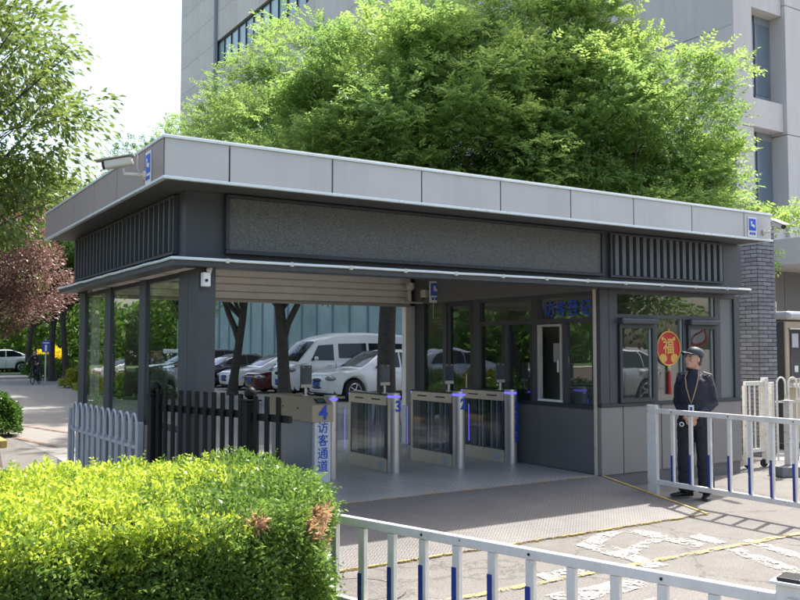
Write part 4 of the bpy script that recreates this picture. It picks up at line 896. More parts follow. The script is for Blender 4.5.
    for s in ('l', 'r'):
        hi, kn, an = V('hip_' + s), V('kn_' + s), V('an_' + s)
        t.tube([hi + Vector((0, 0, .06)), hi, hi.lerp(kn, .35), hi.lerp(kn, .75), kn, kn.lerp(an, .5), an + Vector((0, 0, -.01))], [.09, .108, .104, .096, .092, .092, .09], 14)
    me = remesh(t, voxel, 4); o = bpy.data.objects.new('trousers', me); COL.objects.link(o); o.parent = r; me.materials.append(leg_m)
    dsp = o.modifiers.new('folds', 'DISPLACE'); dsp.texture = bpy.data.textures['folds']; dsp.strength = .02; dsp.mid_level = .5
    for s in ('l', 'r'):
        an, ft = V('an_' + s), V('foot_' + s).normalized(); m = MB(); sd = ft.cross(Vector((0, 0, 1)))
        base = Vector((an.x, an.y, an.z - .075))
        secs = [(-.07, .03, .055), (-.05, .038, .085), (0, .042, .085), (.06, .044, .062), (.13, .048, .045), (.17, .042, .038), (.195, .026, .028)]
        m.loft([[base + ft * u + sd * (w2 * math.cos(2 * math.pi * q / 14)) + Vector((0, 0, max(0, .5 + .5 * math.sin(2 * math.pi * q / 14)) * h2)) for q in range(14)] for u, w2, h2 in secs]); m.build('shoe', shoe_m or BLACK, r, smooth=True, rel=False)
    for s in (-1, 1): MB().ball(hp(s * .031, -.083, .006), .0105, 8, 6, (1.2, .6, .7), HM.to_3x3()).build('eye', BLACK, r, smooth=True, rel=False)
    HAIR = mat('black_hair', (.015, .013, .012), .5, 0, .2, 40, .5, 120)
    m = MB(); m.loft([[hp(rx * math.cos(2 * math.pi * q / 20), cy + ry * math.sin(2 * math.pi * q / 20), z + (.05 if math.sin(2 * math.pi * q / 20) < -.3 and z < .04 else 0)) for q in range(20)] for z, rx, ry, cy in ((-.05, .066, .075, .03), (-.01, .08, .088, .022), (.04, .083, .1, .012), (.09, .072, .088, .01), (.118, .046, .056, .01), (.128, .015, .02, .01))]); m.build('hair', HAIR, r, smooth=True, rel=False)
    if hair == 'cap':
        CAP = mat('cap_cloth', (.035, .04, .05), .6, 0, .15, 40)
        m = MB(); m.loft([[hp(rx * math.cos(2 * math.pi * q / 24), cy + ry * math.sin(2 * math.pi * q / 24), z) for q in range(24)] for z, rx, ry, cy in ((.04, .088, .106, .01), (.07, .09, .107, .012), (.105, .083, .098, .014), (.132, .06, .075, .016), (.145, .02, .03, .018))]); cp_ = m.build('cap', CAP, r, smooth=True, rel=False)
        m = MB(); rows = []
        for u, zz, ww in ((0, .052, .082), (.35, .05, .084), (.7, .044, .074), (1, .036, .05)):
            rows.append([hp(ww * math.cos(math.pi * (1 + q / 10)), -.055 - .095 * u * (.45 + .55 * abs(math.sin(math.pi * q / 10))) + .0 - .045 * abs(math.sin(math.pi * q / 10)), zz - .012 * abs(math.cos(math.pi * q / 10))) for q in range(11)])
        rows2 = [[p + Vector((0, 0, -.007)) for p in rw] for rw in rows]
        m.loft([ra + list(reversed(rb)) for ra, rb in zip(rows, rows2)]); m.build('peak', CAP, cp_, smooth=True, rel=False)
    return r, V, hp
gx, gy = 8.38, 6.8
NAVY = mat('navy_cloth', (.012, .015, .028), .62, 0, .2, 30, .3, 200); NAVYT = mat('navy_trousers', (.014, .016, .024), .7, 0, .2, 30, .3, 200)
JG = dict(pelvis=(0, .0, .93), chest=(0, .01, 1.24), neck=(0, .01, 1.475), head=(0, -.015, 1.61), sh_l=(-.158, .015, 1.375), sh_r=(.158, .015, 1.375), el_l=(-.2, .05, 1.1), el_r=(.2, .05, 1.1), girth=1.08,
          wr_l=(-.06, -.2, .94), wr_r=(.07, -.19, .95), hand_l=(.75, -.1, -.35), hand_r=(-.8, -.25, -.4), palm_l=(0, 1, -.2), palm_r=(.1, 1, -.2), curl=.55,
          hip_l=(-.095, 0, .88), hip_r=(.095, 0, .88), kn_l=(-.11, -.015, .48), kn_r=(.11, -.015, .48), an_l=(-.115, .03, .085), an_r=(.115, .02, .085), foot_l=(-.75, -.6, 0), foot_r=(.15, -1, 0))
FACE_CAM = math.atan2(gx, -gy) + math.pi
yaw = math.atan2(-gx, gy)           # local -y turned towards the camera
P0, V, hp = person('person', 'guard in dark uniform and peaked cap standing with hands clasped', (gx, gy, 0), yaw - R(14), JG, NAVY, NAVYT, 'cap', -32, -16)
# lanyard, badge, epaulettes, key ring
LAN = mat('lanyard', (.36, .25, .16), .7)
m = MB(); m.tube([(-.062, -.04, 1.47), (-.075, -.105, 1.4), (-.055, -.142, 1.28), (-.02, -.15, 1.16), (0, -.152, 1.1), (.02, -.15, 1.16), (.055, -.142, 1.28), (.075, -.105, 1.4), (.062, -.04, 1.47)], .0075, 6); ln = m.build('lanyard', LAN, P0, smooth=True, rel=False)
bx('badge', WHITEP, ln, -.032, .032, -.16, -.154, .99, 1.085, bevel=.003, rel=False); bx('badge_photo', BLUEP, ln, -.014, .014, -.163, -.1605, 1.015, 1.06, rel=False)
for s in (-1, 1): m = MB().bar((s * .1, .01, 1.462), (s * .2, .015, 1.43), .05, .012); m.build('epaulette', mat('epaulette', (.05, .055, .065), .35), P0, .004, rel=False)
m = MB(); m.tube([(-.09 + .022 * math.cos(t * math.pi / 8), -.235, .865 + .022 * math.sin(t * math.pi / 8)) for t in range(17)], .006, 6); m.build('key_ring', WHITEP, P0, rel=False)

GREYS = mat('grey_shirt', (.16, .17, .16), .8, 0, .1, 20)
JB = dict(JG); JB.update(wr_l=(-.24, -.02, .85), wr_r=(.24, -.02, .85), hand_l=(0, 0, -1), hand_r=(0, 0, -1), palm_l=(.9, .3, 0), palm_r=(-.9, .3, 0), foot_l=(-.1, -1, 0), foot_r=(.1, -1, 0))
bxp, byp = .15, 17.4
person('person', 'dark-haired person in a grey shirt mirrored in the glazed side of the gatehouse', (bxp, byp, .02), R(70), JB, GREYS, NAVYT, 'hair', 10, 0, .014)
# cyclist far down the avenue
cx, cy = at(37, 41)
JC = dict(pelvis=(0, .12, .9), chest=(0, -.05, 1.15), neck=(0, -.16, 1.36), head=(0, -.2, 1.48), sh_l=(-.18, -.1, 1.29), sh_r=(.18, -.1, 1.29), el_l=(-.24, -.28, 1.1), el_r=(.24, -.28, 1.1), wr_l=(-.24, -.46, 1.0), wr_r=(.24, -.46, 1.0),
          hand_l=(0, -1, -.1), hand_r=(0, -1, -.1), palm_l=(0, -.2, -1), palm_r=(0, -.2, -1), curl=.8, hip_l=(-.09, .1, .86), hip_r=(.09, .1, .86), kn_l=(-.12, -.22, .68), kn_r=(.12, -.18, .52), an_l=(-.12, -.02, .38), an_r=(.12, .0, .2), foot_l=(0, -1, 0), foot_r=(0, -1, 0))
person('person', 'distant cyclist in dark clothes riding on the avenue', (cx, cy, .004), yaw + R(25), JC, mat('dark_top', (.02, .02, .03), .8), NAVYT, 'hair', 0, 0, .016)
bk = thing('bicycle', 'bicycle under the distant rider on the avenue', 'bicycle', (cx, cy, .004), yaw + R(25))
def ringtube(c, r_, t, n=24): return MB().tube([(c[0], c[1] + r_ * math.cos(2 * math.pi * k / n), c[2] + r_ * math.sin(2 * math.pi * k / n)) for k in range(n + 1)], t, 6)
for yy in (-.5, .5):
    wh = ringtube((0, yy, .33), .31, .02).build('wheel', RUB, bk, smooth=True, rel=False); mm = MB()
    for k in range(8): mm.tube([(0, yy, .33), (0, yy + .3 * math.cos(k * math.pi / 4), .33 + .3 * math.sin(k * math.pi / 4))], .004, 4)
    mm.build('spokes', STEEL, wh, rel=False)
mm = MB()
for p, q in (((0, .5, .33), (0, .1, .3)), ((0, .1, .3), (0, .2, .82)), ((0, .2, .78), (0, -.35, .78)), ((0, .1, .3), (0, -.38, .7)), ((0, -.5, .33), (0, -.36, .95)), ((0, .5, .33), (0, .19, .76))): mm.tube([p, q], .018, 6)
mm.build('frame', BLACKP, bk, rel=False); MB().tube([(-.26, -.46, .98), (0, -.36, .97), (.26, -.46, .98)], .014, 6).build('handlebar', BLACKP, bk, rel=False); MB().ball((0, .2, .83), .09, sc=(.8, 1.4, .35)).build('saddle', BLACK, bk, smooth=True, rel=False)

# ================================================================== office block behind
OB = thing('office_block', 'tall grey concrete office block with ground-floor glass behind the trees', 'building', (30, 40, 0))
FX, FY0, FY1, FZ = 22.4, 16.5, 68.5, 29.3
bx('core_wall', CONCD, OB, FX + .3, 44, FY0 + .9, FY1 - .05, 0, FZ)
# west facade: concrete panels with recessed joints, two window bands, glazed ground floor
PW, PH = 4.0, 2.1
pm = MB().box(0, .3, .012, PW - .012, .012, PH - .012).mesh('facade_panel', CONC)
z0 = 5.2; nz = 12
def is_win(i, k): return (k == 8 and i in (6, 7, 8, 9, 10)) or (k in (1, 4) and 3 <= i <= 11) or (k == 11 and i in (2, 3)) 
for i in range(13):
    for k in range(nz):
        y = FY0 + i * PW; z = z0 + k * PH
        if is_win(i, k):
            f = bx('window', DARK2, OB, FX + .1, FX + .28, y + .02, y + PW - .02, z, z + .08)
            bx('frame', DARK2, f, FX + .1, FX + .28, y + .02, y + PW - .02, z + PH - .1, z + PH)
            for q in range(4): bx('frame', DARK2, f, FX + .11, FX + .27, y + q * 1.31, y + q * 1.31 + .07, z + .081, z + PH - .101)
            for q in range(3): bx('pane', GLT, f, FX + .2, FX + .21, y + q * 1.31 + .072, y + q * 1.31 + 1.308, z + .082, z + PH - .102)
        else: inst('facade_panel', pm, OB, Vector((FX, y, z)) - OB.location)
cm = MB().box(0, .25, 0, .09, 0, 4.6).mesh('curtain_mullion', CONCD)
for i in range(27):
    y = FY0 + 1 + i * 1.9
    inst('curtain_mullion', cm, OB, Vector((FX - .02, y, .5)) - OB.location)
    bx('curtain_pane', GLT, OB, FX + .08, FX + .1, y + .09, y + 1.9, .5, 5.1)
bx('base_course', CONC, OB, FX - .02, FX + .29, FY0 + .9, FY1 - .1, 0, .499); bx('spandrel', CONC, OB, FX - .05, FX + .29, FY0 + .9, FY1 - .1, 5.1, 5.19)
bx('service_pipe', CONCD, OB, FX - .2, FX - .01, 60.2, 60.5, 5.3, 30)
# south end: pier, tall recessed bays, spandrels
def pier(x0, x1, z0_, z1_, n):
    h = (z1_ - z0_) / n
    for k in range(n): bx('pier_block', CONCP, OB, x0 + .01, x1 - .01, FY0, FY0 + .8, z0_ + k * h + .012, z0_ + (k + 1) * h - .012, bevel=.01)
pier(FX, 23.3, 4.3, 29.3, 12); pier(24.98, 27.6, 4.3, 29.3, 6); pier(29.3, 31.4, 4.3, 29.3, 6)
for x0, x1 in ((23.3, 24.98), (27.6, 29.3)):
    for k in range(6):
        z = 5.7 + k * 3.75; bx('bay_spandrel', CONCP, OB, x0 + .002, x1 - .002, FY0 + .12, FY0 + .75, z - .9, z + .0, bevel=.01)
        f = bx('bay_infill', CONCD, OB, x0 + .002, x1 - .002, FY0 + .55, FY0 + .7, z + .001, z + 2.849); xm = (x0 + x1) / 2
        bx('bay_joint', DARK2, f, xm - .02, xm + .02, FY0 + .53, FY0 + .549, z + .002, z + 2.848); bx('bay_pane', mat('bay_glass', (.16, .2, .235), .15, 0, .15, .6), f, x0 + .06, xm - .05, FY0 + .53, FY0 + .548, z + .3, z + 2.6); bx('bay_pane', MATS['bay_glass'], f, xm + .05, x1 - .06, FY0 + .53, FY0 + .548, z + .3, z + 2.6)
# entrance canopy slab and dark wall under it
bx('entrance_slab', CONCP, OB, 22.2, 34, 13.6, 16.49, 4.05, 4.8, bevel=.02)
for i in range(6): bx('entrance_panel', PGREY if i % 2 else PDARK, OB, 22.6 + i * 1.6, 24.18 + i * 1.6, 16.2, 16.4, 0, 4.04)
bx('roof_parapet', CONCP, OB, FX - .05, 44, FY0 - .02, FY1, 30.41, 30.8)

# brick gate pillar
bpx, bpy_ = at(755, 14.3); BW, BL, BH = .115, .345, .053
BP = thing('brick_pillar', 'tall grey brick gate pillar behind the right end of the gatehouse', 'pillar', (bpx, bpy_, 0))
bx('mortar_core', MORTAR, BP, -.215, .215, -.215, .215, 0, 3.78, rel=False)
BM = {}
for ln in (.213, .1035): BM[ln] = MB().box(-ln / 2, ln / 2, -.0125, .0125, 0, BH).mesh('brick', BRICK)
rest = MB()
for c_ in range(58):
    z = .012 + c_ * .065
    for k in range(4):                                   # south and west faces piece by piece, the two hidden faces as one mass
        lens = (.213, .213) if (c_ + k) % 2 else (.1035, .213, .1035); u = -.2185
        for ln in lens:
            jx = random.uniform(-.0025, .0025); p = Vector((u + ln / 2, -.2235 + jx, z)); rz = R((0, -90, 90, 180)[k]); q = Matrix.Rotation(rz, 3, 'Z') @ p
            if k < 2: inst('brick', BM[ln], BP, q, (0, 0, rz))
            else: rest.obox(q + Vector((0, 0, BH / 2)), (ln, .025, BH), Matrix.Rotation(rz, 3, 'Z'))
            u += ln + .0105
rb = rest.build('rear_bricks', BRICK, BP, rel=False); rb['kind'] = 'stuff'
bx('pillar_cap', CONCP, BP, -.26, .26, -.26, .26, 3.785, 3.84, bevel=.01, rel=False)

# steel kiosk
kx, ky = at(785, 14.9)
KSTEEL = mat('kiosk_steel', (.4, .34, .26), .35, .4, .06, 10)
K = thing('steel_kiosk', 'stainless steel guard kiosk with dark window behind the white fence', 'kiosk', (kx + .8, ky + .3, 0))
bx('body', KSTEEL, K, kx + .0, kx + 1.9, ky, ky + .6, .1, 2.2, bevel=.02); bx('side_panel', mat('kiosk_black', (.03, .032, .036), .4), K, kx - .02, kx - .002, ky + .02, ky + .58, .12, 2.18)
bx('roof', mat('kiosk_roof', (.42, .43, .44), .3, .6, .05, 8), K, kx - .06, kx + 2.0, ky - .12, ky + .7, 2.21, 2.36, bevel=.05); bx('plinth', DARK2, K, kx + .05, kx + 1.85, ky + .05, ky + .55, 0, .099)
wn = bx('window', mat('kiosk_glass', (.03, .035, .04), .1), K, kx + .12, kx + 1.6, ky - .012, ky - .002, 1.22, 2.05)
for a_ in ((.1, 1.62, 2.052, 2.075), (.1, 1.62, 1.195, 1.218)): bx('frame', STEEL, wn, kx + a_[0], kx + a_[1], ky - .03, ky - .003, a_[2], a_[3])
bx('notice', mat('notice_grey', (.45, .46, .48), .6), wn, kx + .16, kx + .34, ky - .018, ky - .013, 1.74, 1.98); bx('notice', WHITEP, wn, kx + .22, kx + .32, ky - .018, ky - .013, 1.32, 1.43)
bx('counter', STEEL, K, kx - .03, kx + 1.8, ky - .16, ky - .001, 1.06, 1.14, bevel=.03); MB().tube([(kx + .02, ky + .2, 2.36), (kx + .02, ky + .2, 2.52), (kx - .06, ky + .2, 2.58)], .025, 8).build('roof_pipe', STEEL, K, smooth=True)
MB().tube([(kx - .03, ky + .3, 1.35), (kx - .03, ky + .3, 2.0)], .05, 8).build('side_handle', BLACK, K, smooth=True)

# ================================================================== cars
def interp(pts, x):
    xs = [p[0] for p in pts]; return [float(np.interp(x, xs, [p[k] for p in pts])) for k in range(1, len(pts[0]))]
def car(name, label, loc, rotz, kind, paint, group='cars parked behind the gatehouse', cat='car', plate=(.03, .09, .4)):
    r = thing(name, label, cat, loc, rotz, group)
    if kind == 'suv': L, Wd, belt, roof, zb, wr, ax = 4.6, .92, .98, 1.66, .24, .35, (.92, 3.62); hood = [(0, .66), (.04, .84), (.25, .93), (1.15, 1.03), (1.4, 1.04), (4.1, 1.06), (4.5, 1.0), (4.6, .8)]; cab = [(1.15, 1.03), (1.75, 1.42), (2.05, 1.58), (2.5, 1.66), (3.5, 1.65), (4.1, 1.5), (4.45, 1.06)]; sw = [[(1.7, 1.06), (2.15, 1.53), (2.65, 1.57), (2.65, 1.08)], [(2.72, 1.08), (2.72, 1.57), (3.4, 1.55), (3.5, 1.09)], [(3.57, 1.1), (3.48, 1.54), (3.8, 1.48), (4.05, 1.13)]]
    elif kind == 'van': L, Wd, belt, roof, zb, wr, ax = 5.2, .94, 1.2, 2.25, .24, .34, (.85, 3.85); hood = [(0, .7), (.03, .95), (.12, 1.08), (.45, 1.2), (.7, 1.22), (5.1, 1.22), (5.2, 1.1)]; cab = [(.3, 1.14), (.62, 1.5), (1.0, 1.9), (1.35, 2.1), (2.0, 2.23), (3.2, 2.27), (4.9, 2.2), (5.12, 2.0), (5.18, 1.2)]; sw = [[(.85, 1.28), (1.15, 1.8), (1.75, 1.84), (1.75, 1.27)], [(1.95, 1.35), (1.95, 1.86), (3.1, 1.88), (3.1, 1.35)], [(3.2, 1.35), (3.2, 1.88), (4.85, 1.86), (4.85, 1.35)]]
    else: L, Wd, belt, roof, zb, wr, ax = 4.7, .9, .9, 1.46, .2, .32, (.92, 3.68); hood = [(0, .6), (.04, .72), (.3, .8), (1.2, .92), (1.5, .94), (3.9, .98), (4.5, .98), (4.65, .9), (4.7, .7)]; cab = [(1.25, .92), (1.7, 1.18), (2.15, 1.4), (2.6, 1.46), (3.1, 1.44), (3.7, 1.25), (4.2, .98)]; sw = [[(1.8, .97), (2.3, 1.36), (2.72, 1.39), (2.72, .98)], [(2.79, .98), (2.79, 1.39), (3.2, 1.37), (3.6, 1.2), (3.75, 1.02)]]
    wid = [(0, .62), (.06, .74), (.3, .87), (.8, 1.0), (L - .8, 1.0), (L - .2, .93), (L, .78)]
    xs = sorted(set([0, .03, .08, .15, .3, .5] + [round(v_, 3) for a_ in ax for v_ in np.arange(a_ - wr - .07, a_ + wr + .08, .05)] + list(np.arange(.6, L - .2, .2)) + [L - .25, L - .12, L - .05, L]))
    b = MB(); rings = []
    for x in xs:
        t = interp(hood, x)[0]; w_ = Wd * interp(wid, x)[0]; lo = zb + (.12 if x < .05 or x > L - .05 else .04 if x < .2 or x > L - .2 else 0)
        for a_ in ax:
            q = (wr + .06) ** 2 - (x - a_) ** 2
            if q > 0: lo = max(lo, wr + math.sqrt(q))
        lo = min(lo, t - .12)
        h = t - lo; half = [(w_ * .9, lo), (w_ * .985, lo + h * .25), (w_, lo + h * .55), (w_ * .985, lo + h * .82), (w_ * .93, t - .015), (w_ * .6, t + .012), (0, t + .02)]
        rings.append([(x, y, z) for y, z in half] + [(x, -y, z) for y, z in reversed(half[:-1])])
    b.loft(rings); b.build('body', paint, r, smooth=True, rel=False)
    bx('underbody', BLACK, r, .25, L - .25, -Wd * .8, Wd * .8, zb - .03, zb + .42, rel=False)
    cx = np.linspace(cab[0][0], cab[-1][0], 26); rings = []; kt = .32 if kind != 'van' else .16
    bz = lambda x: interp(hood, x)[0] - .03
    for x in cx:
        t = max(interp(cab, x)[0], bz(x) + .03); z1 = bz(x); w1 = Wd * .93
        hh = t - z1; half = [(w1, z1), (w1 - kt * hh * .45, z1 + hh * .5), (w1 - kt * hh * .85, t - min(.09, hh * .2)), (w1 - kt * hh - .05, t - min(.03, hh * .08)), ((w1 - kt * hh) * .6, t), (0, t + .015)]
        rings.append([(x, y, z) for y, z in half] + [(x, -y, z) for y, z in reversed(half[:-1])])
    MB().loft(rings).build('cabin', paint, r, smooth=True, rel=False)
    wy = lambda x, z: Wd * .93 - kt * max(0, z - bz(x)) * .93 + .012
    for s in (-1, 1):
        for pg in sw:
            n = len(pg); MB().add([(x, s * wy(x, z), z) for x, z in pg] + [(x, s * (wy(x, z) - .03), z) for x, z in pg], [tuple(range(n)), tuple(reversed(range(n, 2 * n)))] + [(i, (i + 1) % n, (i + 1) % n + n, i + n) for i in range(n)]).build('side_window', mat('tinted_glass', (.012, .016, .018), .05, spec=.35), r, rel=False)
        MB().ball((sw[0][0][0] + .12, s * (Wd + .08), interp(hood, 1.6)[0] + .13), .1, sc=(.8, 1, .7)).build('mirror', paint, r, smooth=True, rel=False)
        MB().ball((.2, s * Wd * .7, interp(hood, .15)[0] - .14), .22, sc=(1.15, .8, .42), rot=Matrix.Rotation(R(-s * 20), 3, 'Z')).build('headlight', mat('headlamp', (.32, .34, .37), .08, .4, .6, 14), r, smooth=True, rel=False)
        MB().ball((L - .12, s * Wd * .72, interp(hood, L - .2)[0] - .14), .2, sc=(.7, .85, .38), rot=Matrix.Rotation(R(s * 20), 3, 'Z')).build('tail_light', mat('tail_lamp', (.4, .015, .02), .15), r, smooth=True, rel=False)
        for a_ in ax:
            wh = MB().lathe([(wr * .62, -.1), (wr * .95, -.1), (wr, -.06), (wr, .06), (wr * .95, .1), (wr * .62, .1)], (a_, s * (Wd - .115), wr), (0, 1, 0), 26).build('wheel', RUB, r, smooth=True, rel=False)
            m = MB(); m.lathe([(.07, .0), (.06, .03)], (a_, s * (Wd - .03), wr), (0, s, 0), 12)
            for k in range(5):
                t = 2 * math.pi * k / 5; m.bar((a_, s * (Wd - .02), wr), (a_ + wr * .6 * math.cos(t), s * (Wd - .03), wr + wr * .6 * math.sin(t)), .03, .07, up=(0, 1, 0))
            m.tube([(a_ + wr * .63 * math.cos(2 * math.pi * k / 20), s * (Wd - .02), wr + wr * .63 * math.sin(2 * math.pi * k / 20)) for k in range(21)], .025, 6); m.build('rim', ALLOY, wh, smooth=True, rel=False)
    def screen(x0, x1, nm):
        rows = []
        for k in range(7):
            x = x0 + (x1 - x0) * k / 6; t = interp(cab, x)[0]; hh = t - bz(x); hw = (Wd * .93 - kt * hh - .09)
            rows.append([(x, hw * u, t + .018 + (.012 if abs(u) < .7 else .0) - (.02 if abs(u) > .95 else 0)) for u in (-1, -.6, -.2, .2, .6, 1)])
        MB().loft(rows, False, False).build(nm, MATS['tinted_glass'], r, smooth=True, rel=False)
    screen(cab[0][0] + .1, cab[2][0] + .02, 'windscreen') if kind != 'van' else screen(cab[0][0] + .08, cab[2][0] + .05, 'windscreen')
    screen(cab[-3][0] + .12, cab[-1][0] - .06, 'rear_window') if kind == 'sedan' else screen(cab[-2][0] + .05, cab[-1][0] - .03, 'rear_window')
    hz = interp(hood, .03)[0]
    MB().ball((.03, 0, hz - .13), .3, sc=(.16, 1.4, .26)).build('grille', BLACK, r, smooth=True, rel=False); MB().ball((.04, 0, zb + .2), .3, sc=(.2, 1.6, .2)).build('lower_grille', BLACK, r, smooth=True, rel=False)
    bx('number_plate', mat('plate_blue', plate, .4), r, -.035, -.022, -.22, .22, zb + .25, zb + .38, rel=False); bx('number_plate', MATS['plate_blue'], r, L + .0, L + .02, -.22, .22, .66, .8, rel=False)
    for s in (-1, 1):
        for pg in sw[:2]: bx('door_handle', paint, r, pg[-1][0] - .28, pg[-1][0] - .1, s * (Wd * .99) - .012, s * (Wd * .99) + .012, interp(hood, 2.4)[0] - .13, interp(hood, 2.4)[0] - .1, rel=False)
        bx('door_seam', BLACK, r, sw[0][-1][0] + .03, sw[0][-1][0] + .038, s * Wd - .01, s * Wd + .002, zb + .12, interp(hood, 2.4)[0] - .03, rel=False)
        bx('sill', BLACK, r, ax[0] + wr + .1, ax[1] - wr - .1, s * Wd * .93 - .03, s * Wd * .93 + .03, zb - .01, zb + .07, rel=False)
    return r
CW = mat('car_white', (.84, .84, .83), .25, 0, 0, coat=.8); CB = mat('car_black', (.012, .014, .018), .22, .2, coat=1); CR = mat('car_maroon', (.12, .01, .018), .22, .2, coat=1); CS = mat('car_silver', (.4, .42, .44), .25, .5, coat=.8)
car('parked_suv', 'white crossover parked nose-out beside the thick tree trunk', (12.9, 25.35, .006), 0, 'suv', CW)
car('parked_van', 'white high-roof passenger van parked behind the crossover', (12.9, 28.3, .006), 0, 'van', CW, cat='van')
car('parked_car', 'maroon saloon parked nose-out left of the van', (13.0, 31.1, .006), 0, 'sedan', CR)
car('parked_car', 'white saloon parked nose-out between the maroon and black cars', (13.0, 33.8, .006), 0, 'sedan', CW)
car('parked_car', 'black saloon with red tail lights parked tail-out behind the forked tree', (17.6, 36.6, .006), math.pi, 'sedan', CB)
car('parked_suv', 'black off-roader parked tail-out at the far end of the row', (17.6, 39.4, .006), math.pi, 'suv', CB)
car('parked_car', 'silver saloon parked next beyond the black off-roader', (13.0, 42.2, .006), 0, 'sedan', CS)
car('parked_car', 'dark saloon seen furthest left through the glazed wall', (13.0, 45.0, .006), 0, 'sedan', CB)
car('parked_car', 'silver car left of the frame mirrored in the front side pane', (-6.5, 27.4, .02), 0, 'suv', CS, None); car('parked_car', 'white car left of the frame mirrored in the middle side pane', (-6.5, 31.6, .02), 0, 'sedan', CW, None)
wx, wy_ = at(-8, 56); car('parked_car', 'white car cut by the left edge beyond the avenue', (wx - 2, wy_, .14), R(0), 'sedan', CW, None)
car('parked_car', 'silver car across the road mirrored in the office windows', (17.5, -4.2, .0), 0, 'suv', CS, None)

# ================================================================== trees and shrubs
leafmat('sophora_leaf', (.1, .22, .065), (.36, .5, .13), .52, .5)
leafmat('sophora_leaf2', (.095, .21, .065), (.33, .46, .12), .52, .5)
leafmat('broad_leaf', (.06, .12, .03), (.27, .35, .1), .45, .35)
leafmat('plum_leaf', (.1, .052, .043), (.31, .19, .155), .35, .35, -.0)
leafmat('far_leaf', (.04, .1, .02), (.15, .26, .05), .45, .5)
leafmat('shrub_leaf', (.035, .1, .015), (.1, .2, .03), .4, .35)
leafmat('forsythia_leaf', (.6, .5, .02), (.8, .66, .04), .4, .5); leafmat('red_leaf', (.35, .05, .04), (.5, .12, .1), .4, .5)
leafmat('mixed_gold_leaf', (.16, .2, .03), (.4, .4, .05), .42, .4)
SP = dict(n=5, len=.34, ll=.115, lw=.05)
TR = 'tall feathery pagoda tree'
tree('pagoda_tree', 'feathery tree with thick trunk, its crown filling the middle above the roof', (10.45, 17.0), 9.5, [(.8, -.8, 6.7, 3.1, 3.1, 2.4), (-.9, .5, 6.0, 2.5, 2.7, 1.9), (1.4, -2.2, 5.6, 2.4, 2.2, 1.8), (0, 0, 8.3, 2.3, 2.3, 1.8), (-1.6, -1.0, 5.0, 1.8, 1.8, 1.3), (1.5, -1.0, 8.2, 2.0, 2.0, 1.6)], 250, 62, .68, SP, 'sophora_leaf', .23, group='trees in the row behind the gatehouse')
tree('pagoda_tree', 'feathery tree behind the office, its bright crown reaching the right end of the roof', (14.3, 14.0), 9.5, [(.1, -.4, 6.5, 2.2, 2.4, 2.1), (1.3, -.9, 5.0, 1.7, 1.7, 1.3), (-1.2, .6, 6.6, 2.3, 2.5, 2.0), (2.9, -1.3, 4.2, 1.0, 1.0, .6), (-.5, .3, 8.1, 1.6, 1.6, 1.4), (0, -1, 4.6, 2.2, 1.9, 1.1), (1.9, -1.6, 5.9, .7, .7, .4), (3.7, -1.7, 4.2, 1.0, 1.0, .5), (-1.4, .5, 8.6, 1.8, 1.8, 1.5)], 230, 62, .66, SP, 'sophora_leaf', .22, group='trees in the row behind the gatehouse')
tree('pagoda_tree', 'forked feathery tree in front of the van, crown above the left half of the roof', (11.3, 24.2), 11.0, [(.2, .4, 8.0, 3.2, 3.2, 2.3), (-1.6, 1.2, 6.6, 2.6, 2.8, 1.9), (1.0, -1.6, 6.8, 2.6, 2.6, 2.1), (.4, 0, 9.8, 2.4, 2.4, 1.7), (.3, -.3, 3.9, 1.5, 1.3, .6), (-.9, .8, 3.6, 1.1, 1.1, .6)], 240, 56, .74, SP, 'sophora_leaf2', .2, group='trees in the row behind the gatehouse', bark='bark', trunk_top=.5, lean=(-.5, .5), forks=((1.9, (.55, -.5, 1.6), .11),))
tree('pagoda_tree', 'slender forked tree with pale whitewashed foot by the black cars', (12.0, 30.3), 11.5, [(-.4, .6, 8.0, 3.0, 3.0, 2.2), (-1.8, 1.6, 6.8, 2.6, 2.6, 1.7), (.5, -.8, 7.0, 2.6, 2.4, 2.0), (-.3, .2, 4.0, 1.6, 1.6, .7)], 180, 46, .8, SP, 'sophora_leaf2', .17, group='trees in the row behind the gatehouse', trunk_top=.48, lean=(.5, -.5), forks=((1.7, (-.55, .5, 1.4), .12),))
tree('pagoda_tree', 'feathery tree far down the row, low crown left of the roof corner', (12.4, 37.2), 11.5, [(-.6, .4, 8.6, 3.2, 3.2, 2.2), (-2.0, 1.6, 7.2, 2.8, 2.8, 1.8)], 170, 24, .8, SP, 'far_leaf', .19, group='trees in the row behind the gatehouse', trunk_top=.45)
for (x, y, lean, nm) in ((*at(52, 45), .3, 'dark-trunked avenue tree beside the blue sign'), (*at(68, 44), -.5, 'dark-trunked avenue tree next to the rear corner of the gatehouse'), (*at(28, 53), .6, 'avenue tree behind the distant cyclist, trunk leaning')):
    tree('avenue_tree', nm, (x, y), 11, [(0, 0, 7.4, 3.6, 3.6, 2.6), (-1.5, 1, 5.6, 2.8, 2.8, 1.5), (1.5, -.6, 5.8, 2.6, 2.6, 1.5)], 230, 60, .95, dict(ll=.2, lw=.1), 'far_leaf', .17, group='avenue trees in the distance', mode='leaf', trunk_top=.5, lean=(lean, 0))
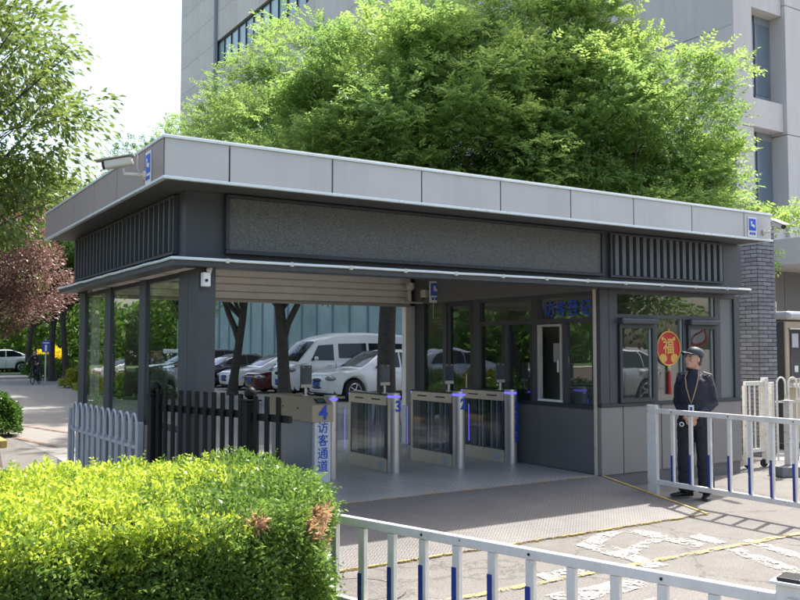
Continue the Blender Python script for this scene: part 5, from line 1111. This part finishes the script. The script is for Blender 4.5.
# left edge trees
lx, ly = at(-95, 14.5)
tree('broadleaf_tree', 'glossy broad-leaved tree at the top left edge', (lx, ly), 8.5, [(.6, .2, 6.1, 2.5, 2.5, 2.0), (1.6, .9, 5.5, 1.7, 1.8, 1.35), (1.0, -.3, 4.5, 1.6, 1.6, .95), (.9, .3, 7.4, 2.1, 2.1, 1.5), (2.3, 1.2, 4.7, .9, .9, .55)], 250, 62, .5, dict(ll=.15, lw=.068), 'broad_leaf', .17, mode='leaf', limbs=24, shell=.3)
lx, ly = at(-45, 19)
tree('plum_tree', 'purple-leaved plum tree at the left edge below the green tree', (lx, ly), 5.8, [(.3, .3, 4.0, 1.9, 1.9, 1.4), (1.25, .85, 3.5, 1.35, 1.35, 1.1), (.4, .3, 2.6, 1.5, 1.5, .7), (1.0, .5, 4.8, 1.3, 1.3, .95), (1.7, 1.2, 2.7, .9, .9, .6)], 250, 120, .42, dict(ll=.075, lw=.036), 'plum_leaf', .1, mode='leaf', limbs=20, shell=.3, trunk_top=.4)
lx, ly = at(-48, 30)
tree('broadleaf_tree', 'green tree behind the purple plum at the left edge', (lx, ly), 9, [(0, 0, 6.2, 2.8, 2.8, 2.2), (1.2, .5, 4.6, 2.2, 2.2, 1.3)], 170, 60, .7, dict(ll=.17, lw=.08), 'broad_leaf', .16, mode='leaf')
for k, (px, d_, nm) in enumerate(((-130, 24, 'tree row'), (-260, 17, ''))):
    lx, ly = at(px, d_); tree('broadleaf_tree', ['leafy verge tree left of the frame mirrored in the glazed wall', 'nearest verge tree left of the frame mirrored in the glazed wall'][k], (lx, ly), 7.5, [(0, 0, 5.0, 2.4, 2.4, 2.2), (.6, -.6, 3.6, 1.8, 1.8, 1.2)], 130, 50, .6, dict(ll=.16, lw=.075), 'broad_leaf', .15, mode='leaf')
# trees across the road behind the viewer: they show in the office windows
for k, (x, y) in enumerate(((9, -9.5), (14.5, -11), (21, -9.5), (28, -10.5), (3, -10))):
    tree('roadside_tree', ['roadside tree mirrored behind the guard in the office window', 'second roadside tree mirrored in the office window', 'roadside tree behind the round sign in the mirrored view', 'furthest roadside tree across the road', 'roadside tree straight behind the viewer'][k], (x, y), 9, [(0, 0, 5.8, 3.3, 3.0, 2.8), (0, .5, 3.4, 2.6, 2.2, 1.4)], 150, 40, .9, dict(ll=.26, lw=.13), 'far_leaf', .2, group='roadside trees behind the viewer', mode='leaf')
def shrub(name, label, c, rx, ry, h, n, lm, ll, lw, cat='shrub', group=None, base=0.0):
    r = thing(name, label, cat, (c[0], c[1], base), 0, group); v = unit(RNG.normal(size=(n, 3))); v[:, 2] = np.abs(v[:, 2]) * 1.0 - .15
    lump = 1 + .12 * np.sin(v[:, 0] * 7 + c[0]) * np.sin(v[:, 1] * 6) + .08 * np.sin(v[:, 2] * 9 + v[:, 0] * 5)
    P = v * (RNG.uniform(.5, 1, (n, 1)) ** .5) * lump[:, None] * np.array([rx, ry, h * .8]) + np.array([0, 0, h * .2]); P[:, 2] = np.maximum(P[:, 2], .04); s = RNG.uniform(.6, 1.25, n)
    quad_mesh('foliage', leaves(P, unit(v + RNG.normal(0, .6, (n, 3))), v + RNG.normal(0, .5, (n, 3)) + np.array([0, 0, .4]), ll * s, lw * s), MATS[lm], r)
    m = MB()
    for k in range(7): m.tube([(0, 0, 0), (rx * .3 * math.cos(k), ry * .3 * math.sin(k), h * .4), (rx * .6 * math.cos(k), ry * .6 * math.sin(k), h * .75)], [.03, .02, .008], 5)
    m.build('stems', BARK, r, rel=False); return r
x, y = at(-4, 17.3); shrub('round_shrub', 'round glossy green shrub by the left kerb', (x - .05, y), .58, .58, .9, 9000, 'shrub_leaf', .075, .036, base=.02)
for k, (x, y, h, lm, nm) in enumerate(((.5, 16.2, 1.0, 'shrub_leaf', 'green verge shrub in front of the grey-shirted person'), (.3, 18.6, 1.15, 'shrub_leaf', 'green verge shrub just beyond the grey-shirted person'), (-.1, 20.4, 1.2, 'mixed_gold_leaf', 'golden verge shrub mirrored in the middle side pane'), (.2, 22.4, 1.1, 'shrub_leaf', 'green verge shrub mirrored beside the rear post'), (0, 24.6, 1.2, 'mixed_gold_leaf', 'golden verge shrub mirrored in the rear side pane'), (-.2, 27.2, 1.1, 'mixed_gold_leaf', 'furthest golden verge shrub of the row'))):
    shrub('verge_shrub', nm, (x, y), .95, 1.15, h, 5000, lm, .1, .05, base=.02, group='shrubs on the left verge')
for k, (px, d_, rx, h, lm, nm) in enumerate(((51, 64, 1.2, 1.9, 'forsythia_leaf', 'bright yellow flowering shrub behind the blue sign'), (2, 62, 1.6, 1.5, 'red_leaf', 'red flowering shrub far beyond the white car'), (58, 47, 1.3, 1.2, 'far_leaf', 'dark green shrub at the foot of the avenue trees'), (44, 52, 1.1, 1.2, 'shrub_leaf', 'light green shrub beneath the blue sign'), (108, 33, 1.0, 1.2, 'mixed_gold_leaf', 'pale golden shrub seen through the middle pane'), (88, 38, 1.0, 1.1, 'mixed_gold_leaf', 'pale golden shrub seen through the rear pane'), (148, 30, 1.0, 1.1, 'shrub_leaf', 'green shrub seen beside the grey-shirted person'))):
    x, y = at(px, d_); shrub('round_shrub', nm, (x, y), rx, rx, h, 4500, lm, .13, .07, base=.0 if d_ < 50 else .1)
x, y = at(10, 58); hd = thing('far_hedge', 'clipped dark green hedge at the far end of the avenue', 'hedge', (x, y, .12)); n = 16000
P = np.column_stack([RNG.uniform(-6, 2.2, n), RNG.uniform(-.5, .5, n), RNG.uniform(0, 1.0, n)]); f = RNG.integers(0, 2, n); P[f == 0, 1] = -.5 + RNG.normal(0, .04, (f == 0).sum()); P[f == 1, 2] = 1.0 + RNG.normal(0, .04, (f == 1).sum())
quad_mesh('foliage', leaves(P, RNG.normal(0, 1, (n, 3)), RNG.normal(0, .6, (n, 3)) + np.array([0, -.4, .6]), np.full(n, .13), np.full(n, .07)), MATS['shrub_leaf'], hd)
m = MB()
for i in range(12): m.tube([(-5.6 + i * .65, 0, 0), (-5.6 + i * .65, .05, .9)], [.03, .01], 5)
m.build('stems', BARK, hd, rel=False)
# far wood closing the view
n = 60000; P = []
ang = RNG.uniform(-1.35, .15, n); rad = RNG.uniform(80, 100, n); ca = math.atan2(FW.y, FW.x)
hgt = 6 + 3 * np.sin(ang * 23) + 2 * np.sin(ang * 51 + 1); P = np.column_stack([np.cos(ca - ang * 1.0) * rad, np.sin(ca - ang) * rad, RNG.uniform(0, 1, n) * (hgt + 3)])
sz = RNG.uniform(.5, 1.1, n); o = quad_mesh('far_wood', leaves(P, RNG.normal(0, 1, (n, 3)), RNG.normal(0, 1, (n, 3)), sz, sz * .55), MATS['far_leaf']); o['kind'] = 'stuff'; o['label'] = 'mass of far trees closing the end of the avenue'; o['category'] = 'wood'
# blue sign on a post by the avenue
x, y = at(46.5, 42.5); s = thing('blue_sign', 'blue road sign on a post among the avenue trees', 'sign', (x, y, 0)); MB().tube([(0, 0, 0), (0, 0, 2.1)], .04, 8).build('post', STEEL, s, rel=False)
M = Matrix((RT, FW, Vector((0, 0, 1)))).transposed(); MB().obox((0, -.05, 1.78), (.42, .03, .56), M).build('panel', BLUEP, s, .01, rel=False); MB().obox(Vector((0, -.05, 1.7)) - FW * .02, (.1, .012, .3), M).build('white_mark', WHITEP, s, rel=False); MB().obox(Vector((0, -.05, 1.95)) - FW * .02, (.3, .012, .05), M).build('white_mark', WHITEP, s, rel=False)
# round prohibition sign across the road, mirrored in the office window
s = thing('round_sign', 'round red-rimmed prohibition sign across the road mirrored in the window', 'sign', (21.4, -1.6, 0)); MB().tube([(0, 0, 0), (0, 0, 2.5)], .035, 8).build('post', STEEL, s, rel=False)
MB().lathe([(.32, 0), (.32, .01)], (0, .04, 2.12), (-.6, 1, 0), 28).build('disc', WHITEP, s, rel=False); q = Vector((-.6, 1, 0)).normalized(); e = Vector((q.y, -q.x, 0))
MB().tube([Vector((0, .04, 2.12)) + q * .014 + e * (.28 * math.cos(t * math.pi / 14)) + Vector((0, 0, .28 * math.sin(t * math.pi / 14))) for t in range(29)], .04, 6).build('red_rim', mat('sign_red', (.5, .03, .03), .4), s, rel=False); MB().bar(Vector((0, .04, 2.12)) + q * .016 + e * .2 + Vector((0, 0, .2)), Vector((0, .04, 2.12)) + q * .016 - e * .2 - Vector((0, 0, .2)), .05, .012, up=q).build('red_bar', MATS['sign_red'], s, rel=False)
